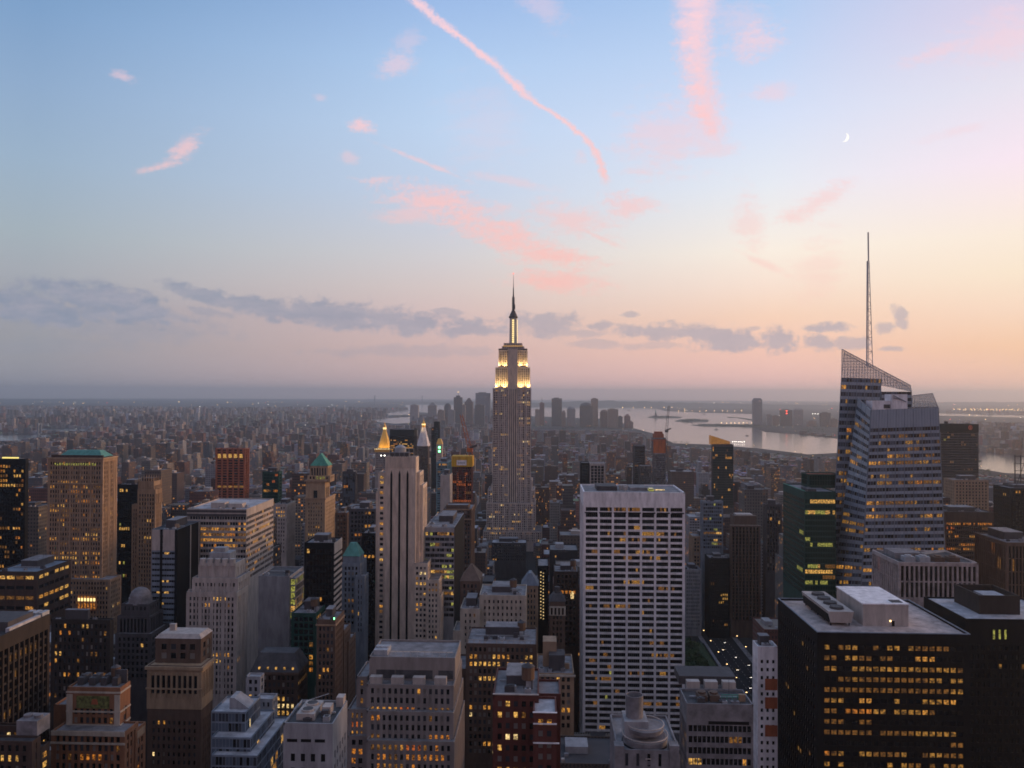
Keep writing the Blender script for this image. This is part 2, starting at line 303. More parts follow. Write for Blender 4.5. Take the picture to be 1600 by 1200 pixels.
class Bld:
    def __init__(s, name, label, cat='building', short=None, wall='tan', seed=None, group=None):
        s.name, s.label, s.cat, s.short, s.group = name, label, cat, short or label, group
        s.wall = MB(); s.panes = []; s.wm = wall; s.parts = []; s.root = None; s.rng = random.Random(seed if seed is not None else len(HERO)*31+5)
        s.dims = []
    def tier(s, x0, x1, yt, Y, dep=None, xs=None, z0=0.0, st=None, yb=None, faces=None, roof='roofgrey', back=True, plain=''):
        """one block of the building, given by the pixels of its front face and its depth along the avenues"""
        a = pt(x0, yt, Y); c = pt(x1, yt, Y); X0, X1 = a.x, c.x; zt = (a.z + c.z) / 2
        if xs is not None:
            q = abs((x1 if x1 < VPX else x0) - VPX) / abs(xs - VPX); dep = Y * (q - 1)
        Y0, Y1 = Y, Y + dep
        zlow = max(z0, pt(x0, yb, Y).z - 4) if yb else z0
        s.block(X0, X1, Y0, Y1, z0, zt, st, zlow, faces, roof, plain)
        s.px = getattr(s, 'px', []) + [(x0, x1, yt, yb or 1200, Y)]
        return X0, X1, Y0, Y1, zt
    def block(s, X0, X1, Y0, Y1, z0, zt, st=None, zlow=None, faces=None, roof='roofgrey', plain='', par=.9):
        if s.root is None: s.root = ((X0+X1)/2, Y0, 0.0)
        zlow = z0 if zlow is None else zlow
        s.dims.append((X0, X1, Y0, Y1, zt))
        if st is None: st = ST(lit=0, blank=1e6)
        if faces is None: faces = 'F' + ('R' if X1 < 12 else '') + ('L' if X0 > -12 else '')
        d = max(st['dp'], st['ds']); L_, R_ = 'L' in faces, 'R' in faces
        w = s.wall
        w.box(X0 + (d if L_ else 0), X1 - (d if R_ else 0), Y0 + d, Y1 - .0, z0, zt - par)
        for cx in ([X0] if L_ else []) + ([X1 - d] if R_ else []):
            w.box(cx, cx + d, Y0, Y0 + d, z0, zt); w.box(cx, cx + d, Y1 - d, Y1, z0, zt)
        # parapet on the sides without windows
        w.box(X0 + d, X1 - d, Y1 - d, Y1 - .004, zt - par, zt)
        if not L_: w.box(X0, X0 + d, Y0, Y1, zt - par, zt); 
        if not R_: w.box(X1 - d, X1, Y0, Y1, zt - par, zt)
        for fc in faces:
            L = (X1 - X0) if fc == 'F' else (Y1 - Y0)
            def bx(a, b, p, za, zb):
                if b - a < .02 or zb - za < .02: return
                if fc == 'F': w.box(X0 + a, X0 + b, Y0 + d - p, Y0 + d, za, zb)
                elif fc == 'L': w.box(X0 + d - p, X0 + d, Y0 + a, Y0 + b, za, zb)
                else: w.box(X1 - d, X1 - d + p, Y0 + a, Y0 + b, za, zb)
            lo = d if (fc != 'F' or L_) else 0.0; hi = L - (d if (fc != 'F' or R_) else 0.0)
            blank = min(st['blank'], zt - z0 - .05)
            bx(lo, hi, d, zt - blank, zt)
            if zlow > z0: bx(lo, hi, d, z0, zlow)
            ztop = zt - blank
            m = max(st['margin'], lo); n = int(round((L - 2*m) / st['bay']))
            if ztop - zlow < 1.5 or n < 1 or fc in plain:
                bx(lo, hi, d, zlow, ztop); continue
            b_ = (L - 2*m) / n; nf = int((ztop - zlow) / st['fl'])
            bx(lo, m, st['dp'], zlow, ztop); bx(L - m, hi, st['dp'], zlow, ztop)
            for k in range(1, n):
                pw = st['pier']
                if st['every'] and k % st['every'] == 0: pw *= 1.9
                bx(m + k*b_ - pw/2, m + k*b_ + pw/2, st['dp'], zlow, ztop)
            if st['pier'] > .3: bx(m, m + st['pier']/2, st['dp'] - .013, zlow, ztop); bx(L - m - st['pier']/2, L - m, st['dp'] - .013, zlow, ztop)
            rem = ztop - nf * st['fl'] - zlow
            if rem > .02: bx(m, L - m, st['ds'], zlow, zlow + rem)
            for j in range(nf):
                zf = ztop - (j + 1) * st['fl']
                if st['span'] > .05: bx(m, L - m, st['ds'], zf, zf + st['span'])
                h = st['fl'] - st['span']; zc = zf + st['span'] + h/2
                pf = st['lit'] * s.rng.choice(st['fv']) * (1 if fc == 'F' else st['side']); on = s.rng.random() < pf; kd = pick(s.rng, KINDS[st['kinds']])
                for k in range(n):
                    for q in range(st['sub']):
                        if s.rng.random() > st['keep']: on = s.rng.random() < pf; kd = pick(s.rng, KINDS[st['kinds']])
                        key = kd if on and s.rng.random() < .9 else pick(s.rng, DARKS[st['darks']])
                        ww = (b_ - st['pier']) / st['sub']; sc = m + k*b_ + st['pier']/2 + ww*(q + .5)
                        ww = max(.15, ww - (.03 if st['sub'] > 1 else 0))
                        ctr = (X0 + sc, Y0 + d, zc) if fc == 'F' else ((X0 + d) if fc == 'L' else (X1 - d), Y0 + sc, zc)
                        s.panes.append((ctr, ww, h, fc, key))
        # roof deck inside the parapet
        s.parts.append(('roof', MB().box(X0 + d + .01, X1 - d - .01, Y0 + d + .01, Y1 - d - .01, zt - par + .004, zt - par + .12), MAT[roof]))
    def part(s, name, mb, m): s.parts.append((name, mb, MAT[m] if isinstance(m, str) else m))
    def furnish(s, X0, X1, Y0, Y1, z, n=3, tank=False, ph='dusk', big=True, units=True):
        r = s.rng; z -= .77; w, dd = X1 - X0, Y1 - Y0
        if big:
            a = X0 + w * r.uniform(.2, .35); b = X1 - w * r.uniform(.2, .4); c = Y0 + dd * r.uniform(.3, .45); e = Y1 - dd * r.uniform(.1, .2); h = r.uniform(3, 5.5)
            m = MB().box(a, b, c, e, z, z + h); s.part('penthouse', m, ph); s.part('penthouse>roof', MB().box(a - .2, b + .2, c - .2, e + .2, z + h + .004, z + h + .3), 'roofgrey')
        if units:
            for i in range(n):
                uw, ud, uh = r.uniform(1.2, 3.2), r.uniform(1.2, 2.6), r.uniform(.9, 2.0)
                x = r.uniform(X0 + 1, max(X0 + 1.1, X1 - uw - 1)); y = r.uniform(Y0 + 1, max(Y0 + 1.1, Y0 + dd * .28 - ud))
                m = MB().box(x, x + uw, y, y + ud, z, z + uh); s.part('ventilation_unit', m, r.choice(('metal', 'roofgrey', 'grey', 'dusk'))); s.part('ventilation_unit>fan', MB().cyl(x + uw/2, y + ud/2, z + uh + .003, z + uh + .25, min(uw, ud) * .36), 'roofdark')
        if dd > 14 and w > 14:
            ln = MB(); y = Y0 + dd*r.uniform(.3, .6); ln.box(X0 + w*.1, X0 + w*.9, y, y + .5, z + .3, z + .75); s.part('duct', ln, 'metal')
            hx = X0 + w*r.uniform(.55, .85); s.part('stair_head', MB().frus(hx, hx + 2.4, Y0 + dd*.3, Y0 + dd*.3 + 3, z, hx, hx + 2.4, Y0 + dd*.3, Y0 + dd*.3 + 1.2, z + 2.6), r.choice(('dusk', 'grey', 'tan')))
            ax = X0 + w*r.uniform(.2, .8); s.part('aerial', MB().bar((ax, Y0 + dd*.7, z), (ax, Y0 + dd*.7, z + r.uniform(5, 9)), .09), 'dusk')
        if tank: s.tank(X0 + w * r.uniform(.65, .8), Y0 + dd * r.uniform(.3, .5), z)
    def tank(s, x, y, z, r=2.2):
        m = MB()
        for sx in (-1, 1):
            for sy in (-1, 1): m.box(x + sx*r*.6 - .15, x + sx*r*.6 + .15, y + sy*r*.6 - .15, y + sy*r*.6 + .15, z, z + 3)
        f = m.box(x - r*.75, x + r*.75, y - r*.75, y + r*.75, z + 2.7, z + 2.99); m = MB().cyl(x, y, z + 3, z + 3 + r*1.9, r); s.part('water_tank', m, 'wood'); s.part('water_tank>support_frame', f, 'dusk'); s.part('water_tank>tank_roof', MB().cyl(x, y, z + 3 + r*1.9 + .003, z + 3 + r*2.5, r*1.06, .15), 'roofdark')
    def hip(s, name, X0, X1, Y0, Y1, z, h, m, rx=.0, ry=.0, over=.4):
        cx, cy = (X0+X1)/2, (Y0+Y1)/2; a, b = (X1-X0)/2*rx + .05, (Y1-Y0)/2*ry + .05
        s.part(name, MB().frus(X0-over, X1+over, Y0-over, Y1+over, z, cx-a, cx+a, cy-b, cy+b, z+h), m)
    def finish(s, nobj=0, glassname='window', mark=True):
        rx = s.root; root = empty(s.name, rx); tag(root, s.label, s.cat, s.group)
        if s.wall.f: s.wall.build('wall', MAT[s.wm] if isinstance(s.wm, str) else s.wm, root, rx)
        made = {}
        for nm, mb, m in s.parts:
            up, _, own = nm.rpartition('>'); o = mb.build(own, m, made.get(up, root), rx)
            if up in made: o.location = (0, 0, 0)
            made[nm if not up else own] = o
        vis, rest = [], []
        for p in s.panes:
            x, y = proj(p[0]); ok = -5 < x < 1605 and y < 1205
            (vis if ok else rest).append(p)
        vis.sort(key=lambda p: (0 if p[3] == 'F' else 1, -p[0][2]))
        indiv = vis[:nobj]; rest = vis[nobj:] + rest
        for (c, w, h, fc, key) in indiv:
            kk = (round(w, 2), round(h, 2), fc == 'F', key)
            if kk not in PANE_MESH:
                m = MB()
                if fc == 'F': m.box(-w/2, w/2, -.06, .02, -h/2, h/2)
                else: m.box(-.05, .05, -w/2, w/2, -h/2, h/2)
                o = m.build('window', dict(PANE)[key]); PANE_MESH[kk] = o.data; bpy.data.objects.remove(o)
            o = bpy.data.objects.new('window', PANE_MESH[kk]); C.objects.link(o); o.parent = root
            o.location = (c[0]-rx[0], c[1]-rx[1], c[2]-rx[2])
        if rest:
            m = MB()
            for (c, w, h, fc, key) in rest:
                x, y, z = c
                if fc == 'F': q = [(x-w/2, y-.05, z-h/2), (x+w/2, y-.05, z-h/2), (x+w/2, y-.05, z+h/2), (x-w/2, y-.05, z+h/2)]
                else:
                    e = -.05 if fc == 'L' else .05; t = -1 if fc == 'L' else 1
                    q = [(x+e, y-t*w/2, z-h/2), (x+e, y+t*w/2, z-h/2), (x+e, y+t*w/2, z+h/2), (x+e, y-t*w/2, z+h/2)]
                m.face(q, PIDX[key])
            o = m.build(glassname, PM, root, rx); o['kind'] = 'stuff'
        if mark:
            for (x0, x1, yt, yb, Y) in getattr(s, 'px', []):
                HERO.append((x0, x1, yb, Y, yt, s.short))
            for d in s.dims: FOOT.append(d)
        s.rootobj = root
        return root
FOOT = []
stone = ST(bay=2.6, fl=3.7, pier=1.3, span=1.7, lit=.10)
def simple(name, label, short, x0, x1, yt, Y, yb, wall='tan', st=None, dep=25, xs=None, n=0, roof='roofgrey', tank=False, furn=2, cat='building', big=True, ph='dusk', plain='', faces=None):
    b = Bld(name, label, cat, short, wall)
    X0, X1, Y0, Y1, z = b.tier(x0, x1, yt, Y, dep if xs is None else None, xs, st=st or stone, yb=yb, roof=roof, plain=plain, faces=faces)
    if furn: b.furnish(X0, X1, Y0, Y1, z, furn, tank, ph, big)
    b.finish(n); return b
# ================================================================== the foreground
# orange brick tower with a mosaic panel, bottom left
b = Bld('brick_tower', 'orange brick tower with pale trim and green mosaic panel near its top, bottom left corner', 'tower', 'mosaic brick tower', 'orange')
st = ST(bay=2.6, fl=3.7, pier=1.1, dp=.5, span=1.3, ds=.2, margin=2.5, blank=9, lit=.10, kinds='orange')
X0, X1, Y0, Y1, z = b.tier(105, 188, 1074, 330, xs=204, st=st, yb=1150)
b.part('mosaic_panel', MB().box(pt(120,1090,330).x, pt(171,1090,330).x, Y0-.25, Y0-.02, pt(120,1106,330).z, pt(120,1087,330).z), mat('mosaic', (.14,.15,.05), var=.8, scale=.2, streak=False))
b.part('mosaic_panel>disc', MB().frus(X0+10.5, X0+13.5, Y0-.4, Y0-.26, pt(140,1100,330).z, X0+11, X0+13, Y0-.4, Y0-.26, pt(140,1092,330).z), 'rust')
for k in range(3):
    zz = pt(120, (1080, 1110, 1131)[k], 330).z; b.part('cornice', MB().box(X0-.3, X1+.3, Y0-.32, Y0-.01, zz-.7, zz).box(X1+.004, X1+.3, Y0, Y1, zz-.7, zz), 'cream')
b.part('corner_pier', MB().box(X0-.15, X0+2.4, Y0-.21, Y0-.004, pt(0,1150,330).z, z-3), 'cream'); b.part('corner_pier', MB().box(X1-2.4, X1-.02, Y0-.2, Y0-.004, pt(0,1150,330).z, z-3), 'cream')
m = MB()
for k in range(4): m.box(X0+2+k*5, X0+4.5+k*5, Y0+4, Y0+11, z-.7, z+2.5); m.cyl(X0+3.2+k*5, Y0+7, z+2.503, z+3, 1)
b.part('ventilation_unit', m, 'dusk'); b.tank(X0+16, Y0+9, z-1, 1.9)
b.part('penthouse', MB().box(X1-7, X1-1, Y0+8, Y1-1, z-.7, z+5), 'dusk')
X0, X1, Y0, Y1, z = b.tier(80, 195, 1143, 322, dep=11, st=ST(bay=2.5, fl=3.7, pier=1.1, dp=.5, span=1.3, ds=.2, blank=2, lit=.16, kinds='amber'))
b.part('cornice', MB().box(X0-.2, X1+.2, Y0-.4, Y0-.01, z-5.2, z-4.4), 'cream')
b.part('terrace_parapet', MB().box(X0, X1, Y0-.22, Y0-.006, z-1.8, z+.1), 'cream')
b.tier(84, 106, 1101, 334, dep=18, st=st, yb=1150)
X0, X1, Y0, Y1, z = b.tier(191, 212, 1140, 330, xs=228, st=ST(bay=2.5, fl=3.7, pier=1.1, span=1.3, blank=5, lit=.10, kinds='orange'))
b.part('terracotta_panel', MB().box(X1+.004, X1+.2, Y0+1, Y1-1, z-4.2, z-1.2), 'tan'); b.part('hedge', MB().box(X0+.6, X1-.6, Y0+.6, Y0+2, z-.7, z+1.2), 'greenm')
b.finish(90)

b = Bld('office_block', 'dark brown concrete grid office block cut off by the left edge of the photo', 'building', 'brown grid block', 'bronze')
X0, X1, Y0, Y1, z = b.tier(-120, -14, 1000, 300, xs=80, st=ST(bay=3.2, fl=3.6, pier=.9, dp=1.0, span=.9, ds=.5, margin=1, blank=6, lit=.2, kinds='amber', darks='black'), roof='roofdark')
b.part('penthouse', MB().box(X0+8, X1-3, Y0+14, Y0+30, z-.7, z+3), 'dusk'); b.part('skylight', MB().box(X1-2.6, X1-1, Y0+12, Y0+32, z-.7, z+1.1), 'rooflight')
for k in range(3): b.part('ventilation_unit', MB().box(X1-9+k*3, X1-7+k*3, Y0+33, Y0+38, z-.7, z+1.5), 'metal')
b.finish(90)

b = Bld('setback_block', 'small dark setback block with lit windows and grey rooftop plant in the bottom left corner', 'building', 'small corner block', 'cocoa')
X0, X1, Y0, Y1, z = b.tier(-20, 50, 1158, 290, xs=64, st=ST(lit=.35, kinds='gold', bay=2.8, pier=1.5, blank=1.5), roof='roofdark')
b.part('cooling_tower', MB().box(X0+7, X0+15, Y0+6, Y0+14, z-.7, z+5).cyl(X0+9, Y0+10, z+5.01, z+6, 1.6).cyl(X0+13, Y0+10, z+5.01, z+6, 1.6), 'roofgrey')
b.tier(-20, 36, 1134, 302, xs=44, roof='roofdark', st=ST(lit=.3, kinds='gold')); b.tier(48, 64, 1168, 296, xs=78, roof='roofdark', st=ST(lit=.5, kinds='gold', margin=.6)); b.finish(60)

# tan tower with an arcaded crown
b = Bld('stone_tower', 'tan stone tower with tall arcaded top storeys and pale penthouse, right of mosaic brick tower', 'tower', 'arcaded tan tower', 'brown')
X0, X1, Y0, Y1, z = b.tier(231, 315, 1040, 400, xs=333, st=ST(bay=2.7, fl=4.0, pier=1.5, span=2.0, ds=.25, margin=2, blank=28, lit=.10, kinds='gold'))
zc = pt(0, 1066, 400).z
crown = MB().box(X0-.25, X1+.25, Y0-.25, Y1, zc-12, z-.91); b.part('crown', crown, 'sand')
m = MB(); n = 9; w = (X1 - X0 - 3) / n
for k in range(n):
    a = X0 + 1.5 + k*w; m.box(a + w*.25, a + w*.75, Y0-.35, Y0-.252, zc-4, zc+5); m.cyl(a + w*.5, Y0-.3, 0, 0.001, .01)
nb = 6; w2 = (Y1 - Y0 - 2) / nb
for k in range(nb): m.box(X1+.252, X1+.35, Y0+1+k*w2+w2*.25, Y0+1+k*w2+w2*.75, zc-4, zc+5)
b.part('crown>arcade_glazing', m, GL['dark'])
m = MB()
for k in range(n + 1): m.box(X0+1.5+k*w-.35, X0+1.5+k*w+.35, Y0-.75, Y0-.255, zc-6, zc+6.5)
for k in range(nb + 1): m.box(X1+.255, X1+.75, Y0+1+k*w2-.35, Y0+1+k*w2+.35, zc-6, zc+6.5)
b.part('crown>pilaster', m, 'sand')
b.part('cornice', MB().box(X0-1.1, X1+1.1, Y0-1.1, Y1+.6, z-2.0, z-.4).box(X0-.7, X1+.7, Y0-.78, Y0-.26, z-12, z-11.2), 'sand')
P0, P1, Q0, Q1, zp = b.tier(243, 314, 997, 405, dep=14, z0=z-1, st=ST(bay=4.5, fl=4.6, pier=2.2, span=1.6, blank=3, lit=0, margin=2))
b.part('penthouse_roof', MB().frus(P0-.3, P1+.3, Q0-.3, Q1+.3, zp-.2, P0+1.5, P1-1.5, Q0+1.5, Q1-1.5, zp+1.8), 'pale'); b.part('chimney', MB().box(P0+4, P0+7, Q0+7, Q0+9, zp+.9, zp+5), 'pale')
b.finish(100)

# pale stepped art deco tower
deco = ST(bay=2.4, fl=3.7, pier=1.15, dp=.5, span=1.5, ds=.2, margin=1.4, blank=3, lit=.10, kinds='gold', every=3)
b = Bld('art_deco_tower', 'pale stone art deco tower with scalloped stepped crown, behind the arcaded tan tower', 'tower', 'scalloped pale tower', 'pale')
X0, X1, Y0, Y1, z = b.tier(291, 370, 925, 470, xs=388, st=deco, yb=1085)
b.tier(300, 372, 903, 474, dep=20, st=deco, z0=z-1)
A0, A1, B0, B1, zt = b.tier(310, 368, 880, 478, dep=16, st=ST(bay=4.2, fl=14, pier=1.6, dp=.6, span=1, blank=3, lit=.0, margin=1), z0=z-1)
m = MB(); k5 = (A1 - A0) / 5
for k in range(5): m.cyl(A0 + k5*(k+.5), B0 + 1.2, zt - 1.5, zt + 2.6, k5*.46, k5*.40, 10)
b.part('scalloped_crown', m, 'pale'); b.part('penthouse', MB().box(A0+5, A1-5, B0+4, B1-2, zt-.8, zt+5.5).box(A0+7, A1-9, B0+6, B1-4, zt+5.504, zt+8), 'grey')
m = MB()
for k in range(9):
    xx = X0 + (X1-X0)*(k+.5)/9; m.frus(xx-.8, xx+.8, Y0-.35, Y0+.2, z-3, xx-.3, xx+.3, Y0-.1, Y0+.2, z+1.6)
b.part('finial', m, 'pale'); b.finish(100)

# dark glazed setbacks
b = Bld('stepped_glass_block', 'dark blue glass block stepping down in terraces, right of the arcaded tan tower', 'building', 'stepped glass block', 'bluegrey')
g = ST(bay=1.5, fl=4.2, pier=.14, dp=.2, span=.7, ds=.12, margin=.3, blank=.8, lit=.10, kinds='gold', darks='blue')
X0, X1, Y0, Y1, z = b.tier(330, 384, 1112, 340, dep=18, xs=None, st=g, roof='rooflight'); b.part('bulkhead', MB().frus(X0+6, X0+15, Y0+5, Y0+13, z-.7, X0+6, X0+8, Y0+5, Y0+13, z+4), 'grey')
b.tier(330, 392, 1152, 333, dep=30, st=g, roof='rooflight'); b.tier(330, 402, 1180, 328, dep=40, st=g, roof='rooflight'); b.finish(80)

b = Bld('stepped_stone_block', 'grey stone block of stacked setbacks with dark windows, left of the pale concrete block', 'building', 'grey setback block', 'grey')
s2 = ST(bay=2.3, fl=3.6, pier=1.2, span=1.5, lit=.07, kinds='gold', blank=1.6, margin=1)
b.tier(384, 407, 1057, 385, xs=413, st=s2, roof='rooflight'); b.tier(398, 426, 1092, 372, xs=434, st=s2, roof='rooflight'); b.tier(384, 412, 1128, 362, xs=418, st=s2, roof='rooflight'); b.tier(384, 424, 1150, 352, xs=440, st=s2, roof='rooflight'); b.finish(70)

b = Bld('mansard_block', 'dark block with black mansard roof dotted by lit dormers, behind the pale concrete block', 'building', 'mansard roofed block', 'cocoa')
X0, X1, Y0, Y1, z = b.tier(392, 465, 1050, 430, xs=481, st=ST(lit=.3, kinds='gold', bay=2.6, pier=1.2, blank=2), yb=1130)
b.hip('mansard_roof', X0, X1, Y0, Y1, z+.004, 9, 'roofdark', .75, .5)
m = MB()
for k in range(5): m.box(X0+4+k*4.6, X0+5+k*4.6, Y0+.3, Y0+2, z+1, z+2.4)
b.part('mansard_roof>dormer', m, LIT['gold']); b.part('cornice', MB().box(X0-.6, X1+.6, Y0-.6, Y1, z-1.2, z-.2), 'brown'); b.finish(80)

# blank pale concrete block with cooling fans
b = Bld('concrete_block', 'blank pale concrete block with slot windows and two rooftop fans, bottom of the photo', 'building', 'pale concrete block', 'grey')
X0, X1, Y0, Y1, z = b.tier(443, 520, 1130, 260, xs=543, st=ST(bay=3.2, fl=4.6, pier=1.9, dp=.4, span=2.0, ds=.393, margin=1.5, blank=10, lit=.0, darks='black'), roof='roofdark')
for k in range(3): b.part('louvre', MB().box(X0+1.2+k*4.6, X0+4.6+k*4.6, Y0-.05, Y0-.003, z-6.2, z-5.2), 'black')
b.part('cooling_unit', MB().box(X0+3, X0+9, Y0+4, Y0+16, z-.78, z+1.4).cyl(X0+6, Y0+7.2, z+1.404, z+2, 2.2).cyl(X0+6, Y0+12.6, z+1.404, z+2, 2.2), 'pale')
b.part('cooling_unit>fan', MB().cyl(X0+6, Y0+7.2, z+2.004, z+2.05, 1.8), 'roofdark'); b.part('cooling_unit>fan', MB().cyl(X0+6, Y0+12.6, z+2.004, z+2.05, 1.8), 'roofdark')
b.part('bulkhead', MB().box(X0+10.5, X0+13.4, Y0+8, Y0+12, z-.78, z+2.2), 'pale'); b.furnish(X0, X1, Y0, Y1, z, 2, big=False); b.part('stair_head', MB().box(X1-3, X1-.5, Y1-4, Y1-.3, z-.78, z+2.5), 'pale')
b.part('guard_rail', MB().bar((X0+.6, Y0+14, z+.9), (X0+10, Y1-.8, z+2.6), .12).bar((X0+.6, Y0+9, z+.9), (X0+.6, Y0+14, z+.9), .12), 'metal'); b.finish(60)

b = Bld('stone_slab', 'narrow tan stone slab with corniced top and green beacon, left of three striped tower', 'building', 'narrow tan slab', 'brown')
X0, X1, Y0, Y1, z = b.tier(495, 524, 968, 430, xs=538, st=ST(bay=2.3, fl=3.7, pier=1.0, span=1.5, lit=.08, blank=4, margin=.8), yb=1115); b.furnish(X0, X1, Y0, Y1, z, 3)
b.tier(520, 538, 985, 448, xs=548, st=stone, yb=1115); b.tier(530, 545, 1002, 455, xs=556, st=stone, yb=1115)
b.part('cornice', MB().box(X0-.5, X1+.5, Y0-.5, Y1, z-3.4, z-2.6), 'tan'); b.part('green_beacon', MB().box(X1-1, X1-.5, Y0+.1, Y0+.6, z, z+1.0), GLOW['green']); b.finish(60)

b = Bld('glazed_block', 'grey blank walled block with a brightly lit glass corner at its top right', 'building', 'grey blank block', 'grey')
X0, X1, Y0, Y1, z = b.tier(404, 453, 900, 520, dep=30, st=None, yb=1020, roof='roofdark', plain='F'); b.furnish(X0, X1, Y0, Y1, z, 3, big=False)
b.tier(453, 462, 903, 521, xs=476, st=ST(bay=2.2, fl=4.4, pier=.3, span=.8, lit=.75, kinds='lime', margin=.5, blank=1), yb=1010); b.finish(40)
simple('dark_block', 'dark green block with lit lobby windows beside the grey blank walled block', 'dark green block', 455, 494, 958, 480, 1050, 'greenm', ST(lit=.22, kinds='amber', bay=3, pier=.8, span=1.2, darks='black'), n=50, tank=True)

# big stone block with orange windows, bottom centre
b = Bld('terraced_stone_block', 'broad grey stone block terracing outward in tiers with many orange lit windows, bottom centre', 'building', 'orange windowed block', 'dusk')
b.wm = mat('terrace_stone', (.27,.235,.22))
t = ST(bay=2.35, fl=3.9, pier=1.25, dp=.45, span=1.6, ds=.2, margin=1.2, blank=1.6, lit=.62, kinds='orange', darks='norm')
X0, X1, Y0, Y1, z = b.tier(573, 709, 1070, 330, dep=34, st=t, yb=1112)
A0, A1, B0, B1, zt = b.tier(577, 711, 1027, 337, dep=24, z0=z-1, st=None)
for k, (p, q) in enumerate(((588, 617), (618, 676), (685, 708))): b.part('louvre', MB().box(pt(p,1040,337).x, pt(q,1040,337).x, B0-.09, B0-.004, pt(0,1049,337).z, pt(0,1036,337).z), 'roofdark')
m = MB()
for k in range(9): m.bar((A0+8+k*3.1, B0+1, zt-.7), (A0+8+k*3.1, B0+1, zt+2.2), .12); m.bar((A0+8+k*3.1, B0+1, zt+2.0), (A0+8+k*3.1+2.2, B0+6, zt+.4), .12)
m.bar((A0+8, B0+1, zt+2.2), (A1-1, B0+1, zt+2.2), .12); b.part('roof_frame', m, 'metal')
m = MB().box(A0+1, A0+7, B0+4, B0+12, zt-.7, zt+1.5)
for k in range(3): m.cyl(A0+2+k*2, B0+8, zt+1.504, zt+2.1, .9)
b.part('cooling_unit', m, 'metal')
for k in range(4): b.part('bulkhead', MB().box(X0+1+k*9, X0+6+k*9, Y0+1, Y0+4, z-.78, z+2.6), 'pale')
b.tier(573, 709, 1112, 326, dep=40, st=t, yb=1158); b.tier(573, 710, 1158, 322, dep=44, st=t)
b.tier(557, 574, 1057, 345, dep=20, st=t, yb=1110); b.tier(543, 573, 1108, 341, dep=26, st=t, yb=1155); b.tier(543, 573, 1150, 337, dep=28, st=t); b.finish(100)

# ------------------------------------------------------------------ tower with three dark stripes (middle left)
b = Bld('striped_stone_tower', 'slender beige stone tower with three full height dark window stripes, left of the central spire', 'tower', 'three striped tower', 'limestone')
Yp = 575; w5 = ST(bay=2.6, fl=3.75, pier=1.2, dp=.5, span=1.8, ds=.2, margin=.8, blank=2.6, lit=.16, kinds='gold')
X0, X1, Y0, Y1, z = b.tier(602, 650, 714, Yp, xs=654.5, st=None, yb=1035, plain='FR')
zt, zb = pt(0, 736, Yp).z, pt(0, 1036, Yp).z
for xc in (611.3, 624, 636.5):
    c = pt(xc, 800, Yp).x; m = MB().box(c-.75, c+.75, Y0-.06, Y0-.003, zb, zt)
    m.face([(c-.75, Y0-.06, zt), (c+.75, Y0-.06, zt), (c, Y0-.06, zt+3)]); b.part('window_stripe', m, GL['dark'])
    for sgn in (-1, 1): b.part('stripe_pier', MB().box(c+sgn*1.15-.3, c+sgn*1.15+.3, Y0-.5, Y0-.004, zb, zt+1.5), 'limestone')
m = MB()
for k in range(13): q = X0 + (X1-X0)*(k+.5)/13; m.box(q-.45, q+.45, Y0-.45, Y0-.004, z-7.5, z+.5)
b.part('fluted_crown', m, 'limestone'); b.part('penthouse', MB().box(X0+3, X1-6, Y0+4, Y1-2, z-.7, z+3), 'dusk')
b.part('roof_tank', MB().cyl(X0+9.5, Y0+9, z-.7, z+6.4, 4.2, 4.2, 16).cyl(X0+9.5, Y0+9, z+6.404, z+8.2, 4.2, 1.2, 16), 'metal')
m = MB()
for k in range(6): m.bar((X0+3+k*3.5, Y0+2, z-.7), (X0+3+k*3.5, Y0+2, z+6), .14)
m.bar((X0+3, Y0+2, z+6), (X0+20.5, Y0+2, z+6), .14).bar((X0+3, Y0+2, z+3), (X0+20.5, Y0+2, z+3), .14); b.part('roof_frame', m, 'metal')
b.part('lamp', MB().box(X0-3.5, X0-2.8, Y0+.4, Y0+1, z+.6, z+1.2), GLOW['white']); b.part('lamp', MB().box(X0-1, X0-.3, Y0+.4, Y0+1, z+.6, z+1.2), GLOW['white'])
b.tier(591, 602.2, 738, Yp+2, dep=18, st=w5, yb=1035); b.tier(587.5, 591.2, 768, Yp+4, dep=14, st=w5, yb=1035)
b.tier(649.8, 656, 738, Yp+3, xs=662, st=w5, yb=1035); b.tier(655.8, 661, 758, Yp+5, xs=667.5, st=w5, yb=1035)
b.tier(647, 668.5, 880, Yp-2, dep=22, st=w5, yb=1035); b.tier(667, 686, 906, Yp-4, dep=24, st=w5, yb=1035); b.tier(684, 688.5, 932, Yp-3, xs=693.5, st=w5, yb=1035)
b.finish(100)

# ------------------------------------------------------------------ white gridded slab (centre right)
b = Bld('gridded_slab_tower', 'wide white slab tower with seven bays of dark ribbon windows, right of the central spire', 'tower', 'white gridded slab', 'white')
YG = 540; X0, X1, Y0, Y1, z = b.tier(911.5, 1070.5, 769, YG, dep=46, st=ST(bay=9.75, fl=4.07, pier=1.45, dp=1.0, span=1.45, ds=.75, margin=.9, blank=10.4, lit=.085, kinds='dim', darks='black', sub=6, side=.2), yb=1165, roof='roofgrey', faces='FL')
for k in range(7):
    xa = pt(912.8 + k*22.6, 792, YG).x; xb = pt(933.5 + k*22.6, 792, YG).x; b.part('louvre', MB().box(xa+.3, xb, Y0-.06, Y0-.004, pt(0, 793, YG).z, pt(0, 791, YG).z), 'black')
b.part('penthouse', MB().box(X0+10, X0+24, Y0+14, Y0+34, z-.78, z+2.2), 'dusk'); b.part('penthouse', MB().box(X0+33, X0+45, Y0+16, Y0+36, z-.78, z+1.2), 'roofgrey')
